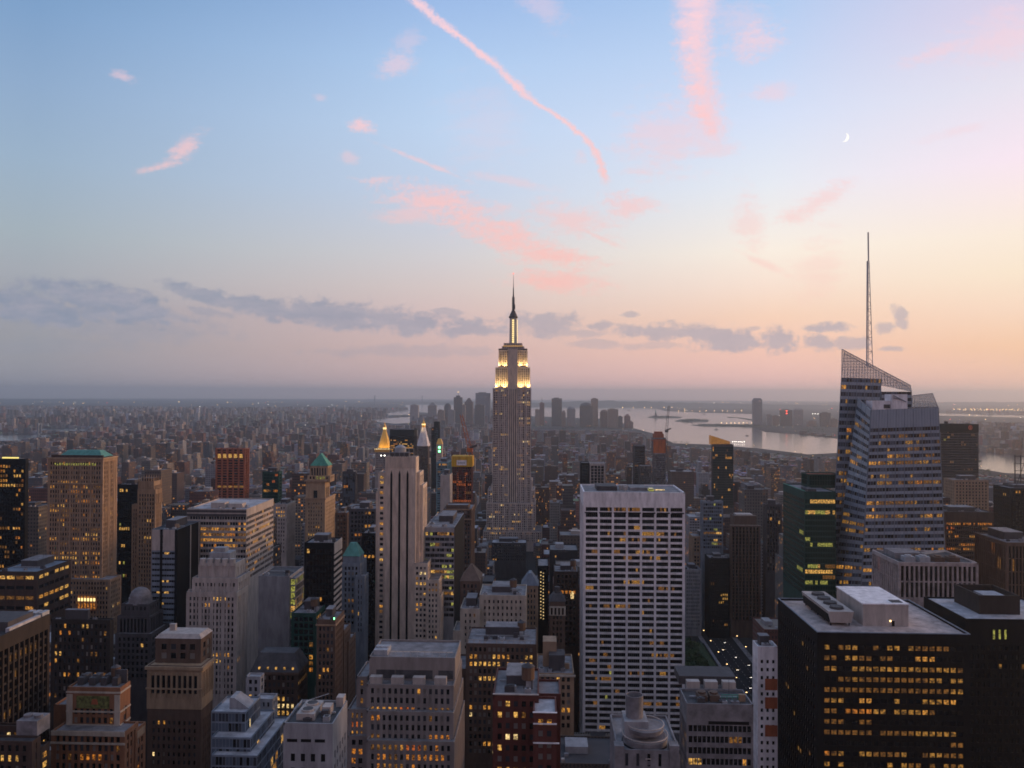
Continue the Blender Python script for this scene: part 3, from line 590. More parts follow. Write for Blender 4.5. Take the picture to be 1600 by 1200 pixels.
for k in range(3): b.part('ventilation_unit', MB().box(X0+26+k*2.2, X0+27.5+k*2.2, Y0+18, Y0+22, z-.78, z+2.5), 'pale')
b.part('lit_bulkhead', MB().box(X0+46, X0+49, Y0+12, Y0+20, z-.78, z+.8), LIT['lime']); b.part('roof_lamp', MB().box(X0+50, X0+57, Y0+16, Y0+17, z-.5, z+.1), LIT['white'])
b.part('dish', MB().cyl(X0+29, Y0+8, z-.78, z+2, .3).cyl(X0+29, Y0+8, z+2.004, z+2.6, .4, 1.5), 'pale'); b.finish(100)

# round topped stone building with a fat round stack
b = Bld('round_topped_tower', 'grey stone tower with bowl shaped tiers and fat round stack, below white gridded slab', 'tower', 'round topped tower', 'roofgrey')
YR = 220; a = pt(996, 1128, YR); X0, X1, Y0, Y1, z = b.tier(965, 1063, 1172, YR, dep=24, st=ST(bay=3, fl=5, pier=2.2, span=1.5, lit=.05, blank=1, margin=1))
c = pt(1013, 1150, YR)
m = MB()
for (yy, rr, hh) in ((1190, 6.9, 1.2), (1166, 6.3, 3.6), (1150, 5.2, 1.2)):
    zz = pt(1013, yy, YR).z; m.cyl(c.x, Y0+7, zz-hh, zz, rr*.96, rr, 40)
b.part('bowl_tier', m, 'roofgrey')
m = MB()
for yy, rr in ((1146, 5.25), (1162, 6.35), (1186, 6.95)):
    zz = pt(1013, yy, YR).z
    for k in range(40):
        t0, t1 = 2*math.pi*k/40, 2*math.pi*(k+1)/40; m.bar((c.x+rr*math.cos(t0), Y0+7+rr*math.sin(t0), zz), (c.x+rr*math.cos(t1), Y0+7+rr*math.sin(t1), zz), .16)
b.part('bowl_tier>rim', m, 'pale')
zz = pt(1013, 1168, YR).z; m = MB().cyl(c.x, Y0+7, zz-3.2, zz-1.2, 6.6, 6.6, 40); b.part('window_band', m, GL['dark'])
zs0, zs1 = pt(996, 1135, YR+2).z, pt(996, 1100, YR+2).z; cx = pt(996, 1110, YR+2).x
m = MB(); n = 28; k0 = len(m.v)
for r_, zq in ((2.45, zs0), (2.45, zs1), (2.2, zs1), (2.2, zs1-3)): m.v += [(cx+r_*math.cos(2*math.pi*i/n), YR+9+r_*math.sin(2*math.pi*i/n), zq) for i in range(n)]
for q in range(3):
    for i in range(n): m.f.append((q*n+i, q*n+(i+1)%n, (q+1)*n+(i+1)%n, (q+1)*n+i)); m.m.append(0)
m.f.append(tuple(3*n+i for i in range(n))); m.m.append(0)
b.part('vent_stack', m, 'roofgrey'); b.part('stack_base', MB().box(cx-3.2, cx+3.4, YR+5, YR+13, zs0-8, zs0), 'grey'); b.part('bulkhead', MB().frus(cx+3.6, cx+8.5, YR+5, YR+10, zs0-7, cx+4, cx+8, YR+6, YR+9, zs0-3), 'grey')
for xx in (966, 1052): q = pt(xx, 1165, YR); b.part('corner_pylon', MB().box(q.x-1.0, q.x+1.6, Y0-.3, Y0+3, q.z-14, q.z), 'roofgrey')
b.finish(30)

# right of the white slab, bottom
b = Bld('louvred_office_block', 'grey office block with blank louvred top and yellow lit rows, right of round topped tower', 'building', 'louvred office block', 'roofgrey')
X0, X1, Y0, Y1, z = b.tier(1073, 1177, 1100, 300, xs=1062, st=ST(bay=1.6, fl=4.1, pier=.3, span=1.7, ds=.3, blank=8, lit=.42, kinds='gold', darks='black', margin=.7), roof='roofdark')
b.part('louvre', MB().box(X0+8, X1-1.5, Y0-.05, Y0-.003, z-7.6, z-6.4), 'black')
for k in range(2): b.part('cooling_tower', MB().box(X0+5+k*4.5, X0+8.6+k*4.5, Y0+4, Y0+9, z-.78, z+1.5).cyl(X0+6.8+k*4.5, Y0+6.5, z+1.504, z+2.3, 1.5), 'brown')
b.part('penthouse', MB().box(X0+1, X1-1, Y0+22, Y0+34, z-.78, z+2.5), 'dusk')
for k in range(3): b.part('ventilation_unit', MB().box(X0+3+k*7, X0+8+k*7, Y0+16, Y0+19, z-.78, z+2.4), 'pale')
b.furnish(X0, X1, Y0, Y1, z, 4, big=False)
m = MB()
for k in range(5): m.bar((X0+14+k*2, Y0+5, z-.78), (X0+14+k*2, Y0+5, z+1.6), .15)
m.bar((X0+14, Y0+5, z+1.6), (X0+22, Y0+5, z+1.6), .2).bar((X0+14, Y0+5, z+.8), (X0+22, Y0+5, z+.8), .2); b.part('pipe_rack', m, 'copper'); b.finish(100)

b = Bld('white_slab', 'thin white slab with red panels, squeezed against the left of the large black tower', 'building', 'thin white slab', 'white')
X0, X1, Y0, Y1, z = b.tier(1184, 1215, 1010, 360, xs=1176, st=ST(bay=2.2, fl=3.6, pier=1.4, span=2.0, ds=.3, blank=6, lit=.0, darks='black', margin=.6), roof='rooflight'); b.furnish(X0, X1, Y0, Y1, z, 2)
for yy in (1040, 1068, 1110): zz = pt(0, yy, 360).z; b.part('red_panel', MB().box(X0+3.2, X1-.1, Y0-.12, Y0-.003, zz-5, zz), 'rust')
b.finish(40)

# big dark tower bottom right
b = Bld('dark_glass_tower', 'large black office tower with pinkish flat roof and rows of amber windows, bottom right', 'tower', 'large black tower', 'black')
X0, X1, Y0, Y1, z = b.tier(1277, 1516, 990, 330, dep=54, st=ST(bay=2.85, fl=4.3, pier=.75, dp=.3, span=2.45, ds=.2, margin=2.5, blank=5, lit=.72, kinds='dimamber', darks='black', side=.12, keep=.6, fv=(1,1.1,1.2,.9,.8,.15)), roof='roofpink')
b.part('parapet_cap', MB().box(X0-.1, X1+.1, Y0-.1, Y0+.35, z+.004, z+.35).box(X0-.1, X0+.35, Y0+.354, Y1, z+.004, z+.35).box(X1-.35, X1+.1, Y0+.354, Y1, z+.004, z+.35).box(X0+.354, X1-.354, Y1-.4, Y1, z+.004, z+.35), 'bluegrey')
q0, q1 = gp(1350, 975, z), gp(1418, 975, z)
b.part('penthouse', MB().box(q0.x-.4, q1.x, q0.y, q0.y+30, z-.77, z+8.2, 0), 'pale'); b.part('penthouse>roof', MB().box(q0.x-.7, q1.x+.3, q0.y-.3, q0.y+30.3, z+8.204, z+8.7), 'white')
b.part('penthouse>door', MB().box(q1.x-7.0, q1.x-5.8, q0.y-.08, q0.y-.003, z-.7, z+1.5), 'black'); b.part('penthouse>door_lamp', MB().box(q1.x-7.8, q1.x-7.3, q0.y-.2, q0.y-.003, z+1.2, z+1.7), GLOW['lamp']); b.part('penthouse>roof_hatch', MB().box(q1.x-6, q1.x-1.5, q0.y+2, q0.y+6, z+8.704, z+8.9), 'roofdark')
c0, c1 = gp(1294, 975, z), gp(1333, 975, z)
b.part('cooling_unit', MB().frus(c0.x+1.2, c1.x-1.0, c0.y, c0.y+34, z+.6, c0.x+.0, c1.x, c0.y-.6, c0.y+34.4, z+5.4), 'pale')
b.part('cooling_unit>louvre', MB().box(c0.x+.3, c0.x+1.15, c0.y+1, c0.y+33, z+.6, z+4.0), 'black')
for k in range(4): b.part('cooling_unit>fan', MB().cyl((c0.x+c1.x)/2, c0.y+5+k*7.6, z+5.404, z+6.4, 2.9, 2.7, 20), 'roofdark')
m = MB()
for k in range(5):
    for xx in (c0.x+1.5, c1.x-1.5): m.box(xx-.2, xx+.2, c0.y+1+k*8-.2, c0.y+1+k*8+.2, z-.78, z+.6)
b.part('cooling_unit>support_frame', m, 'black'); b.finish(100)

b = Bld('chamfered_dark_tower', 'black tower with grey roof ledge and dark penthouse box in the bottom right corner', 'tower', 'black corner tower', 'black')
X0, X1, Y0, Y1, z = b.tier(1509, 1680, 968, 372, dep=40, st=ST(bay=2.6, fl=4.2, pier=1.2, span=2.0, lit=.05, kinds='dim', darks='black', blank=12), roof='rooflight')
p0, p1 = gp(1530, 957, z), gp(1592, 957, z)
m = MB(); m.box(p0.x, p1.x, p0.y, p0.y+.6, z-.77, z+8).box(p0.x, p1.x, p0.y+22, p0.y+22.6, z-.77, z+8).box(p0.x, p0.x+.6, p0.y+.6, p0.y+22, z-.77, z+8).box(p1.x-.6, p1.x, p0.y+.6, p0.y+22, z-.77, z+8).box(p0.x+.6, p1.x-.6, p0.y+.6, p0.y+22, z-.77, z+5)
b.part('penthouse', m, 'bronze'); b.part('penthouse>plant_deck', MB().box(p0.x+7, p1.x-2, p0.y+4, p0.y+18, z+5.004, z+6), 'rooflight')
for k in range(3): q = pt(1553 + k*9, 991, 372); b.part('lit_slot', MB().box(q.x-.45, q.x+.45, Y0-.08, Y0-.003, q.z-2.2, q.z+2.0), LIT['lime'])
b.finish(60)

b = Bld('piered_office_block', 'pinkish stone office block with tall close set piers, in front of faceted glass tower', 'building', 'piered pink block', 'roofpink')
X0, X1, Y0, Y1, z = b.tier(1404, 1529, 879, 470, xs=1363, st=ST(bay=2.7, fl=9.5, pier=1.0, dp=.9, span=.8, ds=.5, margin=.7, blank=2.2, lit=.10, kinds='orange', darks='black'), yb=950, roof='roofdark')
b.part('penthouse', MB().box(X0+4, X0+20, Y0+14, Y0+30, z-.77, z+2.6), 'roofgrey')
for k in range(4): b.part('cooling_unit', MB().box(X0+6+k*8.5, X0+12+k*8.5, Y0+5, Y0+11, z-.77, z+2).cyl(X0+9+k*8.5, Y0+8, z+2.004, z+2.7, 2), ('metal', 'metal', 'brown', 'brown')[k])
b.part('pipe_run', MB().bar((X0+24, Y0+20, z+1), (X1-3, Y0+30, z+1), .4).bar((X0+24, Y0+23, z+1), (X1-3, Y0+33, z+1), .4), 'metal'); b.finish(100)

b = Bld('red_brick_block', 'dark red brick block edged with white roof lines, bottom left of white gridded slab', 'building', 'dark red brick block', 'redbrick')
r = ST(bay=2.4, fl=3.6, pier=1.3, span=1.7, lit=.13, kinds='gold', darks='blinds', margin=1, blank=2)
X0, X1, Y0, Y1, z = b.tier(770, 842, 1086, 262, dep=26, st=r, roof='roofgrey'); A = b.tier(833, 870, 1114, 252, dep=14, st=r, roof='rooflight')
b.tier(840, 876, 1084, 272, dep=14, st=r, roof='roofgrey')
for (x0_, x1_, yy, YY) in ((833, 870, 1130, 252), (833, 874, 1160, 252)): p, q = pt(x0_, yy, YY), pt(x1_, yy, YY); b.part('stone_band', MB().box(p.x, q.x, YY-.4, YY-.004, p.z-.25, p.z+.1), 'white')
b.part('coping', MB().box(X0, X1, Y0-.25, Y0+.5, z+.004, z+.3), 'pale'); b.part('coping', MB().box(A[0]-.1, A[1]+.1, A[2]-.25, A[2]+.3, A[4]+.004, A[4]+.25), 'white')
b.furnish(X0, X1, Y0, Y1, z, 4, True); b.finish(80)

b = Bld('stone_block', 'tan stone block with railed roof terrace and yellow lit windows, behind dark red brick block', 'building', 'railed tan block', 'brown')
X0, X1, Y0, Y1, z = b.tier(728, 838, 1006, 420, dep=30, st=ST(lit=.22, kinds='gold', darks='blinds', bay=2.5, pier=1.1, span=1.6, blank=2), yb=1180)
m = MB()
for k in range(12): m.box(X0+1+k*3, X0+1.2+k*3, Y0+.7, Y0+.9, z-.77, z+1.6)
m.box(X0+1, X1-1, Y0+.71, Y0+.89, z+1.6, z+1.8); b.part('railing', m, 'pale'); b.furnish(X0, X1, Y0+6, Y1, z, 6, True)
b.tier(711, 728, 1045, 424, dep=24, st=ST(lit=.4, kinds='gold'), yb=1180); b.finish(100)

b = Bld('stone_block', 'cream stone building of two blocks above the railed tan block', 'building', 'cream twin block', 'cream')
s3 = ST(lit=.10, kinds='amber', bay=2.8, pier=1.7, span=1.9, blank=3, margin=2)
X0, X1, Y0, Y1, z = b.tier(749, 822, 930, 480, dep=28, st=s3, yb=1000); b.furnish(X0, X1, Y0, Y1, z, 3, True); X0, X1, Y0, Y1, z = b.tier(719, 750, 951, 476, dep=26, st=s3, yb=1010); b.furnish(X0, X1, Y0, Y1, z, 2); b.tier(708, 720, 985, 478, dep=20, st=s3, yb=1010); b.finish(60)

b = Bld('hip_roofed_tower', 'brown tower with a steep brown pyramid roof, right of the three striped tower', 'tower', 'brown pyramid tower', 'brown')
X0, X1, Y0, Y1, z = b.tier(719, 750, 908, 505, xs=754, st=ST(lit=.03, bay=2.5, darks='blinds', blank=2), yb=955); b.hip('pyramid_roof', X0, X1, Y0, Y1, z+.004, 8.5, 'brown', .1, .1, .3); b.finish(30)

b = Bld('stone_block', 'cream corniced stone block piled with roof bulkheads, left of the white gridded slab', 'building', 'corniced cream block', 'tan')
X0, X1, Y0, Y1, z = b.tier(839, 897, 1052, 400, dep=30, st=ST(bay=2.4, pier=1.1, span=1.6, lit=.06, blank=2), yb=1130); b.part('cornice', MB().box(X0-.7, X1+.7, Y0-.7, Y0-.003, z-1.6, z-.6), 'cream')
b.part('bulkhead', MB().box(X0+6, X0+14, Y0+6, Y0+16, z-.77, z+7), 'dusk'); b.part('bulkhead', MB().box(X0+3, X0+10, Y0+12, Y0+22, z-.77, z+12), 'tan'); b.furnish(X0, X1, Y0, Y1, z, 5, True, big=False); b.finish(50)
b = Bld('loggia_tower', 'narrow brown tower with pale arched loggia near its top, left of the white gridded slab', 'tower', 'loggia tower', 'brown')
X0, X1, Y0, Y1, z = b.tier(859, 883, 940, 520, dep=14, st=ST(lit=.02, bay=2.4, blank=9), yb=1005)
b.part('loggia', MB().box(X0-.3, X1+.3, Y0-.35, Y0-.004, z-9, z-3), 'cream'); m = MB()
for k in range(4): m.box(X0+.7+k*2.4, X0+1.9+k*2.4, Y0-.42, Y0-.352, z-8.4, z-4)
b.part('loggia>opening', m, GL['dark']); b.hip('roof_cap', X0, X1, Y0, Y1, z+.004, 4, 'dusk', .5, .5); b.part('lantern', MB().cyl((X0+X1)/2, (Y0+Y1)/2, z+4, z+8, 1.8), 'dusk'); b.finish(20)
b = Bld('gothic_tower', 'grey gothic tower with steep gabled top below the central spire', 'tower', 'grey gabled tower', 'tan')
X0, X1, Y0, Y1, z = b.tier(815, 841, 915, 560, dep=16, st=ST(lit=.03, bay=2.2), yb=1000); b.hip('gable_roof', X0, X1, Y0, Y1, z+.004, 8, 'bluegrey', .15, .6); b.finish(20)
b = Bld('dark_slab', 'black slab with two vertical strings of lit windows, below the central spire', 'tower', 'black lit string slab', 'black')
b.tier(840, 857, 884, 640, dep=30, st=ST(lit=.0, darks='black'), yb=970); m = MB()
for k in range(15):
    for xx in (845, 849): q = pt(xx, 894 + k*5.1 + (xx-845)*.4, 640); m.box(q.x-.42, q.x+.42, q.y-.1, q.y-.003, q.z-.45, q.z+.45)
b.part('lit_window_string', m, LIT['white']); b.finish(0)
b = Bld('dark_brick_block', 'dark brown block with one bright arched window, left edge of the white gridded slab', 'building', 'arched window block', 'cocoa')
X0, X1, Y0, Y1, z = b.tier(866, 904, 893, 585, dep=24, st=ST(lit=.03, darks='black'), yb=1010); b.furnish(X0, X1, Y0, Y1, z, 3, True); q = pt(894, 930, 585)
m = MB().box(q.x-1.2, q.x+1.2, Y0-.3, Y0-.003, q.z-2.5, q.z+1.5); m.frus(q.x-1.2, q.x+1.2, Y0-.3, Y0-.003, q.z+1.504, q.x-.5, q.x+.5, Y0-.3, Y0-.003, q.z+2.7); b.part('arched_window', m, LIT['white']); b.finish(0)
# ================================================================== middle distance, left
b = Bld('dark_glass_tower', 'black office tower with a yellow lit roof strip, cut by the left photo edge', 'tower', 'black left edge tower', 'black')
X0, X1, Y0, Y1, z = b.tier(-40, 40, 717, 640, xs=45, st=ST(bay=2.2, fl=3.9, pier=.5, span=1.7, ds=.2, lit=.30, kinds='amber', darks='black', blank=5), yb=882, roof='roofdark')
b.part('roof_light_strip', MB().box(pt(2,716,640).x, pt(27,716,640).x, Y0+1, Y0+2, z+.3, z+1.4), GLOW['yellow']); b.finish(80)

b = Bld('brown_stone_tower', 'massive tan stone tower with a teal hipped roof and amber lit windows, far left', 'tower', 'teal roofed tan tower', 'tan')
st = ST(bay=2.05, fl=3.75, pier=.95, dp=.5, span=1.5, ds=.15, margin=1.6, blank=3.4, lit=.26, kinds='amber', darks='norm', every=4)
X0, X1, Y0, Y1, z = b.tier(75, 161, 715, 620, xs=184, st=st, yb=960)
b.part('cornice', MB().box(X0-.8, X1+.8, Y0-.8, Y0-.004, z-1.2, z-.1).box(X1+.004, X1+.8, Y0, Y1, z-1.2, z-.1).box(X0-.4, X1+.4, Y0-.45, Y0-.004, z-21, z-20), 'sand')
a, c = pt(92, 711, 625), pt(161, 711, 625); b.hip('hipped_roof', a.x, c.x, Y0+3, Y1-1, z+.3, 5.0, 'teal', .72, .3, 0)
b.part('penthouse', MB().box(X0+1.5, X1-1, Y0+2, Y0+2.9, z-.7, z+1.8), 'cocoa'); m = MB()
for k in range(18): q = X0+6+k*1.9; m.box(q-.45, q+.45, Y0-.13, Y0-.004, z-6.2, z-4.3)
b.part('attic_window', m, LIT['lime'])
b.tier(70, 172, 905, 612, xs=190, st=ST(bay=2.3, fl=3.75, pier=1.1, span=1.6, lit=.16, kinds='gold', blank=2), yb=990)
q0, q1 = pt(121, 952, 611), pt(150, 930, 611); m = MB().box(q0.x, q1.x, 611.2, 611.9, q0.z, q1.z-1); b.part('lit_arcade', m, LIT['orange']); m = MB()
for k in range(7): xx = q0.x + (q1.x-q0.x)*k/6; m.box(xx-.3, xx+.3, 610.6, 611.18, q0.z, q1.z+.5)
m.box(q0.x, q1.x, 610.7, 611.17, q0.z+5.4, q0.z+6.2); b.part('lit_arcade>pier', m, 'tan'); b.part('arcade_light', MB().box(q0.x, q1.x, 610.9, 611.15, q0.z+6.4, q0.z+8.8), GLOW['warm']); b.finish(100)

simple('dark_glass_slab', 'plain black glass slab between the teal roofed tan tower and the brown gothic tower', 'plain black slab', 184, 215, 757, 700, 915, 'black', ST(bay=1.8, pier=.3, span=1.2, lit=.10, kinds='lime', darks='black', blank=4), n=30, xs=None, dep=20)
b = Bld('gothic_tower', 'brown gothic tower topped by a crown of pinnacles, right of teal roofed tan tower', 'tower', 'brown pinnacled tower', 'tan')
gs = ST(bay=2.2, fl=3.7, pier=1.1, dp=.6, span=1.4, ds=.1, lit=.06, kinds='gold', blank=4, margin=1)
X0, X1, Y0, Y1, z = b.tier(215, 243, 765, 690, xs=253, st=gs, yb=915); A0, A1, B0, B1, zt = b.tier(217, 240, 752, 694, dep=14, z0=z-1, st=gs)
m = MB()
for k in range(7):
    xx = A0 + (A1-A0)*k/6; m.frus(xx-.7, xx+.7, B0-.5, B0+.9, zt-9, xx-.12, xx+.12, B0+.1, B0+.3, zt+5.5 - (k % 2)*1.6); m.frus(xx-.6, xx+.6, B1-.9, B1+.5, zt-5, xx-.1, xx+.1, B1-.3, B1, zt+4.5)
for k in range(5): yy = Y0 + (Y1-Y0)*k/4; m.frus(X1-.6, X1+.6, yy-.6, yy+.6, z-12, X1-.1, X1+.1, yy-.1, yy+.1, z+2.5)
b.part('pinnacle_crown', m, 'tan'); b.part('penthouse', MB().box(A0+2, A1-2, B0+2, B1-2, zt-.7, zt+2.5), 'cocoa'); b.tier(206, 216, 788, 692, dep=18, st=gs, yb=915); b.finish(60)

b = Bld('bronze_tower', 'rust coloured tower with ribbed piers and a gold lit crown, standing alone at left', 'tower', 'rust ribbed tower', 'rust')
X0, X1, Y0, Y1, z = b.tier(337, 383, 701, 1180, xs=390, st=ST(bay=8.2, fl=3.9, pier=2.2, dp=1.6, span=1.3, ds=.3, margin=1.2, blank=1.2, lit=.12, kinds='dim', darks='red'), yb=782)
m = MB()
for k in range(5):
    xx = X0+1.6+k*8.2; m.box(xx+1.6, xx+6.4, Y0+.02, Y0+.35, z-14, z-8)
b.part('lit_crown', m, LIT['gold']); m = MB()
for k in range(6): xx = X0+1.1+k*8.2; m.box(xx-1.2, xx+1.2, Y0-1.0, Y0-.004, z-9, z+1.2)
b.part('crown_pier', m, 'rust'); b.finish(0)

b = Bld('banded_office_block', 'wide grey office block with white banded side and amber windows, behind scalloped pale tower', 'building', 'white banded block', 'pale')
X0, X1, Y0, Y1, z = b.tier(292, 385, 795, 560, xs=428, st=ST(bay=1.9, fl=3.9, pier=.3, dp=.2, span=1.75, ds=.35, margin=.3, blank=5.5, lit=.42, kinds='amber', darks='mid' if False else 'norm'), yb=905, roof='rooflight')
b.part('dark_attic_band', MB().box(X0-.05, X1+.05, Y0-.09, Y0-.004, z-5.4, z-3.6).box(X0-.05, X1+.05, Y0-.08, Y0-.005, z-2.7, z-.9), 'dusk')
b.part('penthouse', MB().box(X0+14, X0+24, Y0+8, Y0+16, z-.77, z+3.2).box(X0+26, X0+36, Y0+10, Y0+18, z-.77, z+2.4), 'pale'); b.furnish(X0, X1, Y0, Y1, z, 5, big=False); b.finish(100)

b = Bld('panelled_tower', 'tower with pale panelled front split by black stripes, left of the scalloped pale tower', 'tower', 'pale panelled tower', 'bluegrey')
X0, X1, Y0, Y1, z = b.tier(237, 277, 827, 520, xs=313, st=ST(bay=1.6, fl=3.7, pier=.12, span=2.3, ds=.2, dp=.1, margin=.4, blank=4, lit=.07, kinds='gold', darks='black'), yb=990, faces='F', roof='roofdark')
for px0, px1 in ((250, 253.5), (273, 277)): b.part('dark_stripe', MB().box(pt(px0,900,520).x, pt(px1,900,520).x-.01, Y0-.35, Y0-.004, 0, z-.1), 'black')
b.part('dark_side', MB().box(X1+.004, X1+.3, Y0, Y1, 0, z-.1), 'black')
for f_ in (.55, .93): yy = Y0 + (Y1-Y0)*f_; b.part('white_stripe', MB().box(X1+.304, X1+.6, yy-.45, yy+.45, 0, z-.2), 'pale')
b.part('bright_panel', MB().box(X0+.1, pt(249.5,900,520).x, Y0-.1, Y0-.003, z-14, z-.3).box(pt(254,900,520).x, pt(272.5,900,520).x, Y0-.1, Y0-.003, z-14, z-.3), 'pale'); b.furnish(X0, X1, Y0, Y1, z, 2); b.finish(60)

b = Bld('domed_building', 'dark colonnaded building topped by grey dome, right of the teal roofed tan tower', 'building', 'domed building', 'dusk')
X0, X1, Y0, Y1, z = b.tier(183, 234, 963, 500, dep=18, st=ST(bay=2.3, fl=11, pier=.9, span=1.5, lit=.0, blank=1.5, darks='black'), yb=1030); A = b.tier(189, 233, 944, 503, dep=14, z0=z-1, st=ST(lit=0, bay=2.6, fl=4, pier=1.6, blank=1.5))
c_ = ((A[0]+A[1])/2, 510); m = MB().cyl(*c_, A[4]-.8, A[4]+3, 7.2, 7, 24)
for k in range(5):
    a0, a1 = k*math.pi/10, (k+1)*math.pi/10; m.cyl(*c_, A[4]+3+7*math.sin(a0)*.9, A[4]+3+7*math.sin(a1)*.9, 6.6*math.cos(a0), 6.6*math.cos(a1)+.05, 24)
b.part('dome', m, 'roofgrey'); b.tier(180, 236, 990, 496, dep=24, st=ST(lit=.12, kinds='gold', darks='black'), yb=1060); b.finish(40)

simple('setback_block', 'dark brown stepped block with small lit windows under the teal roofed tan tower', 'dark stepped block', 80, 172, 968, 430, 1090, 'bronze', ST(lit=.14, kinds='amber', bay=2.5), dep=36, xs=178, n=70, roof='roofdark')
simple('office_block', 'low dark block with a continuous band of yellow lit windows at the far left', 'yellow banded low block', -10, 58, 893, 540, 975, 'cocoa', ST(bay=6, fl=7, pier=1.0, span=4.6, lit=.55, kinds='gold', darks='black', blank=3, margin=2), dep=40, n=20, roof='bluegrey')

# tan tower with a copper pyramid
b = Bld('copper_roofed_tower', 'tan stone tower with a steep green copper pyramid roof, left of the three striped tower', 'tower', 'green pyramid tower', 'sand')
ts = ST(bay=2.6, fl=3.7, pier=1.6, span=1.7, lit=.12, kinds='gold', margin=2.4, blank=4, dp=.4)
X0, X1, Y0, Y1, z = b.tier(477, 508, 779, 760, xs=524, st=ts, yb=848); Y0_ = Y0
A = b.tier(478, 508, 752, 761, dep=17, z0=z-1, st=ST(lit=0, blank=1e3)); b.part('tall_arch', MB().box(pt(490,765,761).x, pt(496,765,761).x, 760.9, 760.997, pt(0,775,761).z, pt(0,762,761).z), GL['dark'])
m = MB()
for k in range(3): yy = 764+k*4.4; m.box(A[1]+.003, A[1]+.1, yy, yy+2, pt(0,776,761).z, pt(0,758,761).z)
b.part('side_arch', m, GL['dark'])
b.part('cornice', MB().box(A[0]-1.2, A[1]+1.2, 759.8, 779, A[4]-.6, A[4]+1.0).box(X0-.8, X1+.8, 759.2, 760+16, z-.9, z+.5), 'tan')
B_ = b.tier(484, 512, 728, 763, dep=14, z0=A[4]-1, st=ST(bay=2.6, fl=9, pier=1.2, span=2, lit=.0, blank=2, margin=1)); C_ = b.tier(480, 516, 743, 762, dep=16, z0=A[4]-1, st=ST(bay=3, fl=5, pier=1.6, span=2.5, lit=.6, kinds='lime', blank=1))
b.hip('pyramid_roof', B_[0]+.6, B_[1]+.4, B_[2], B_[3], B_[4]+.1, 11.5, 'copper', .04, .35, .5); b.finish(0)

b = Bld('dark_tower', 'black slab tower with a striped white side face, left of the three striped tower', 'tower', 'black white sided tower', 'black')
X0, X1, Y0, Y1, z = b.tier(475.5, 522, 848, 500, xs=534, st=ST(bay=2, fl=3.8, pier=.3, span=1.2, lit=.02, darks='black', blank=4), yb=960, faces='F', roof='roofgrey')
m = MB().box(X1+.004, X1+.4, Y0, Y1, z-7, z-.05)
for k in range(18): m.box(X1+.004, X1+.35, Y0, Y1, z-10-k*3.8, z-8.3-k*3.8)
b.part('white_band', m, 'pale'); b.furnish(X0, X1, Y0, Y1, z, 3); b.finish(30)
b = Bld('teal_roofed_tower', 'grey stone tower with a teal hipped roof, just left of the three striped tower', 'tower', 'teal hipped tower', 'bluegrey')
X0, X1, Y0, Y1, z = b.tier(534, 563, 880, 560, xs=573, st=ST(lit=.05, bay=2.3), yb=975); A = b.tier(536, 562, 869, 562, dep=13, z0=z-1, st=ST(lit=0, blank=1e3)); b.hip('hipped_roof', *A[:4], A[4]+.004, 8.5, 'teal', .35, .3, .4); b.tier(555, 570, 900, 556, xs=576, st=ST(lit=.08, bay=2.3), yb=990); b.finish(40)
simple('green_glass_tower', 'small green glass tower with lit dots, right of the rust ribbed tower', 'small green tower', 410, 436, 737, 900, 785, 'greenm', ST(bay=1.6, fl=3.6, pier=.2, span=.9, lit=.10, kinds='orange', darks='green'), xs=441)
simple('white_slab', 'pale blank slab with small windows, above the black white sided tower', 'pale blank slab', 428, 448, 788, 760, 865, 'pale', ST(bay=2.4, pier=1.3, span=1.8, lit=.04), xs=462)
simple('glass_tower', 'dark blue tower with vertical pale stripes, right of the green pyramid tower', 'pale striped dark tower', 535, 556, 737, 1000, 788, 'dusk', ST(bay=3, fl=3.7, pier=.5, span=.5, dp=.6, lit=.03, darks='blue'), xs=558)
simple('office_tower', 'dark tower with a few lit floors behind the left shoulder of the three striped tower', 'dark lit floor tower', 545, 588, 795, 690, 870, 'dusk', ST(lit=.12, kinds='amber', darks='black'), dep=24)
simple('office_tower', 'black tower in shadow along the left edge of the three striped tower', 'black shadow tower', 565, 589, 833, 640, 1000, 'black', ST(lit=.03, darks='black'), dep=26)
simple('brown_slab', 'narrow brown slab between the green pyramid tower and the three striped tower', 'narrow brown slab', 524, 543, 801, 800, 850, 'brown', ST(lit=.08, kinds='amber'), dep=20)

# landmarks behind the striped tower
b = Bld('gilded_pyramid_tower', 'pale tower with a floodlit golden pyramid spire, left of the three striped tower', 'tower', 'golden pyramid tower', 'pale')
YN = 1700; X0, X1, Y0, Y1, z = b.tier(586, 611, 703, YN, dep=34, st=ST(bay=3, lit=.05, pier=1.4), yb=735); cx, cy = (X0+X1)/2, YN+17
zb, za = pt(598, 700, YN).z, pt(598, 672, YN).z; m = MB().cyl(cx, cy, zb, za, 15, 3.4, 8).cyl(cx, cy, za, za+7, 3.6, 3.0, 8).cyl(cx, cy, za+7.01, za+10, 3.0, 2.0, 8).cyl(cx, cy, za+10, za+17, 1.6, .15, 8); b.part('gilded_pyramid', m, 'gold')
b.part('gilded_pyramid>lantern', MB().cyl(cx, cy, za+1, za+5, 3.8, 3.8, 8), GLOW['warm']); m = MB()
for k in range(9): xx = X0 + (X1-X0)*k/8; m.box(xx-1.1, xx+1.1, YN-1.6, YN-.4, z+.5, z+3.5)
b.part('parapet_lamp', m, LIT['white']); b.part('crown_parapet', MB().box(X0-1, X1+1, YN-.3, YN+35, z-5, z+.4), 'gold'); b.finish(0)
FLOOD = [((cx-13, YN-9, z+3), (cx, cy, za-8), 26000, (1,.62,.2), 14), ((cx+13, YN-9, z+3), (cx, cy, za-8), 26000, (1,.62,.2), 14)]
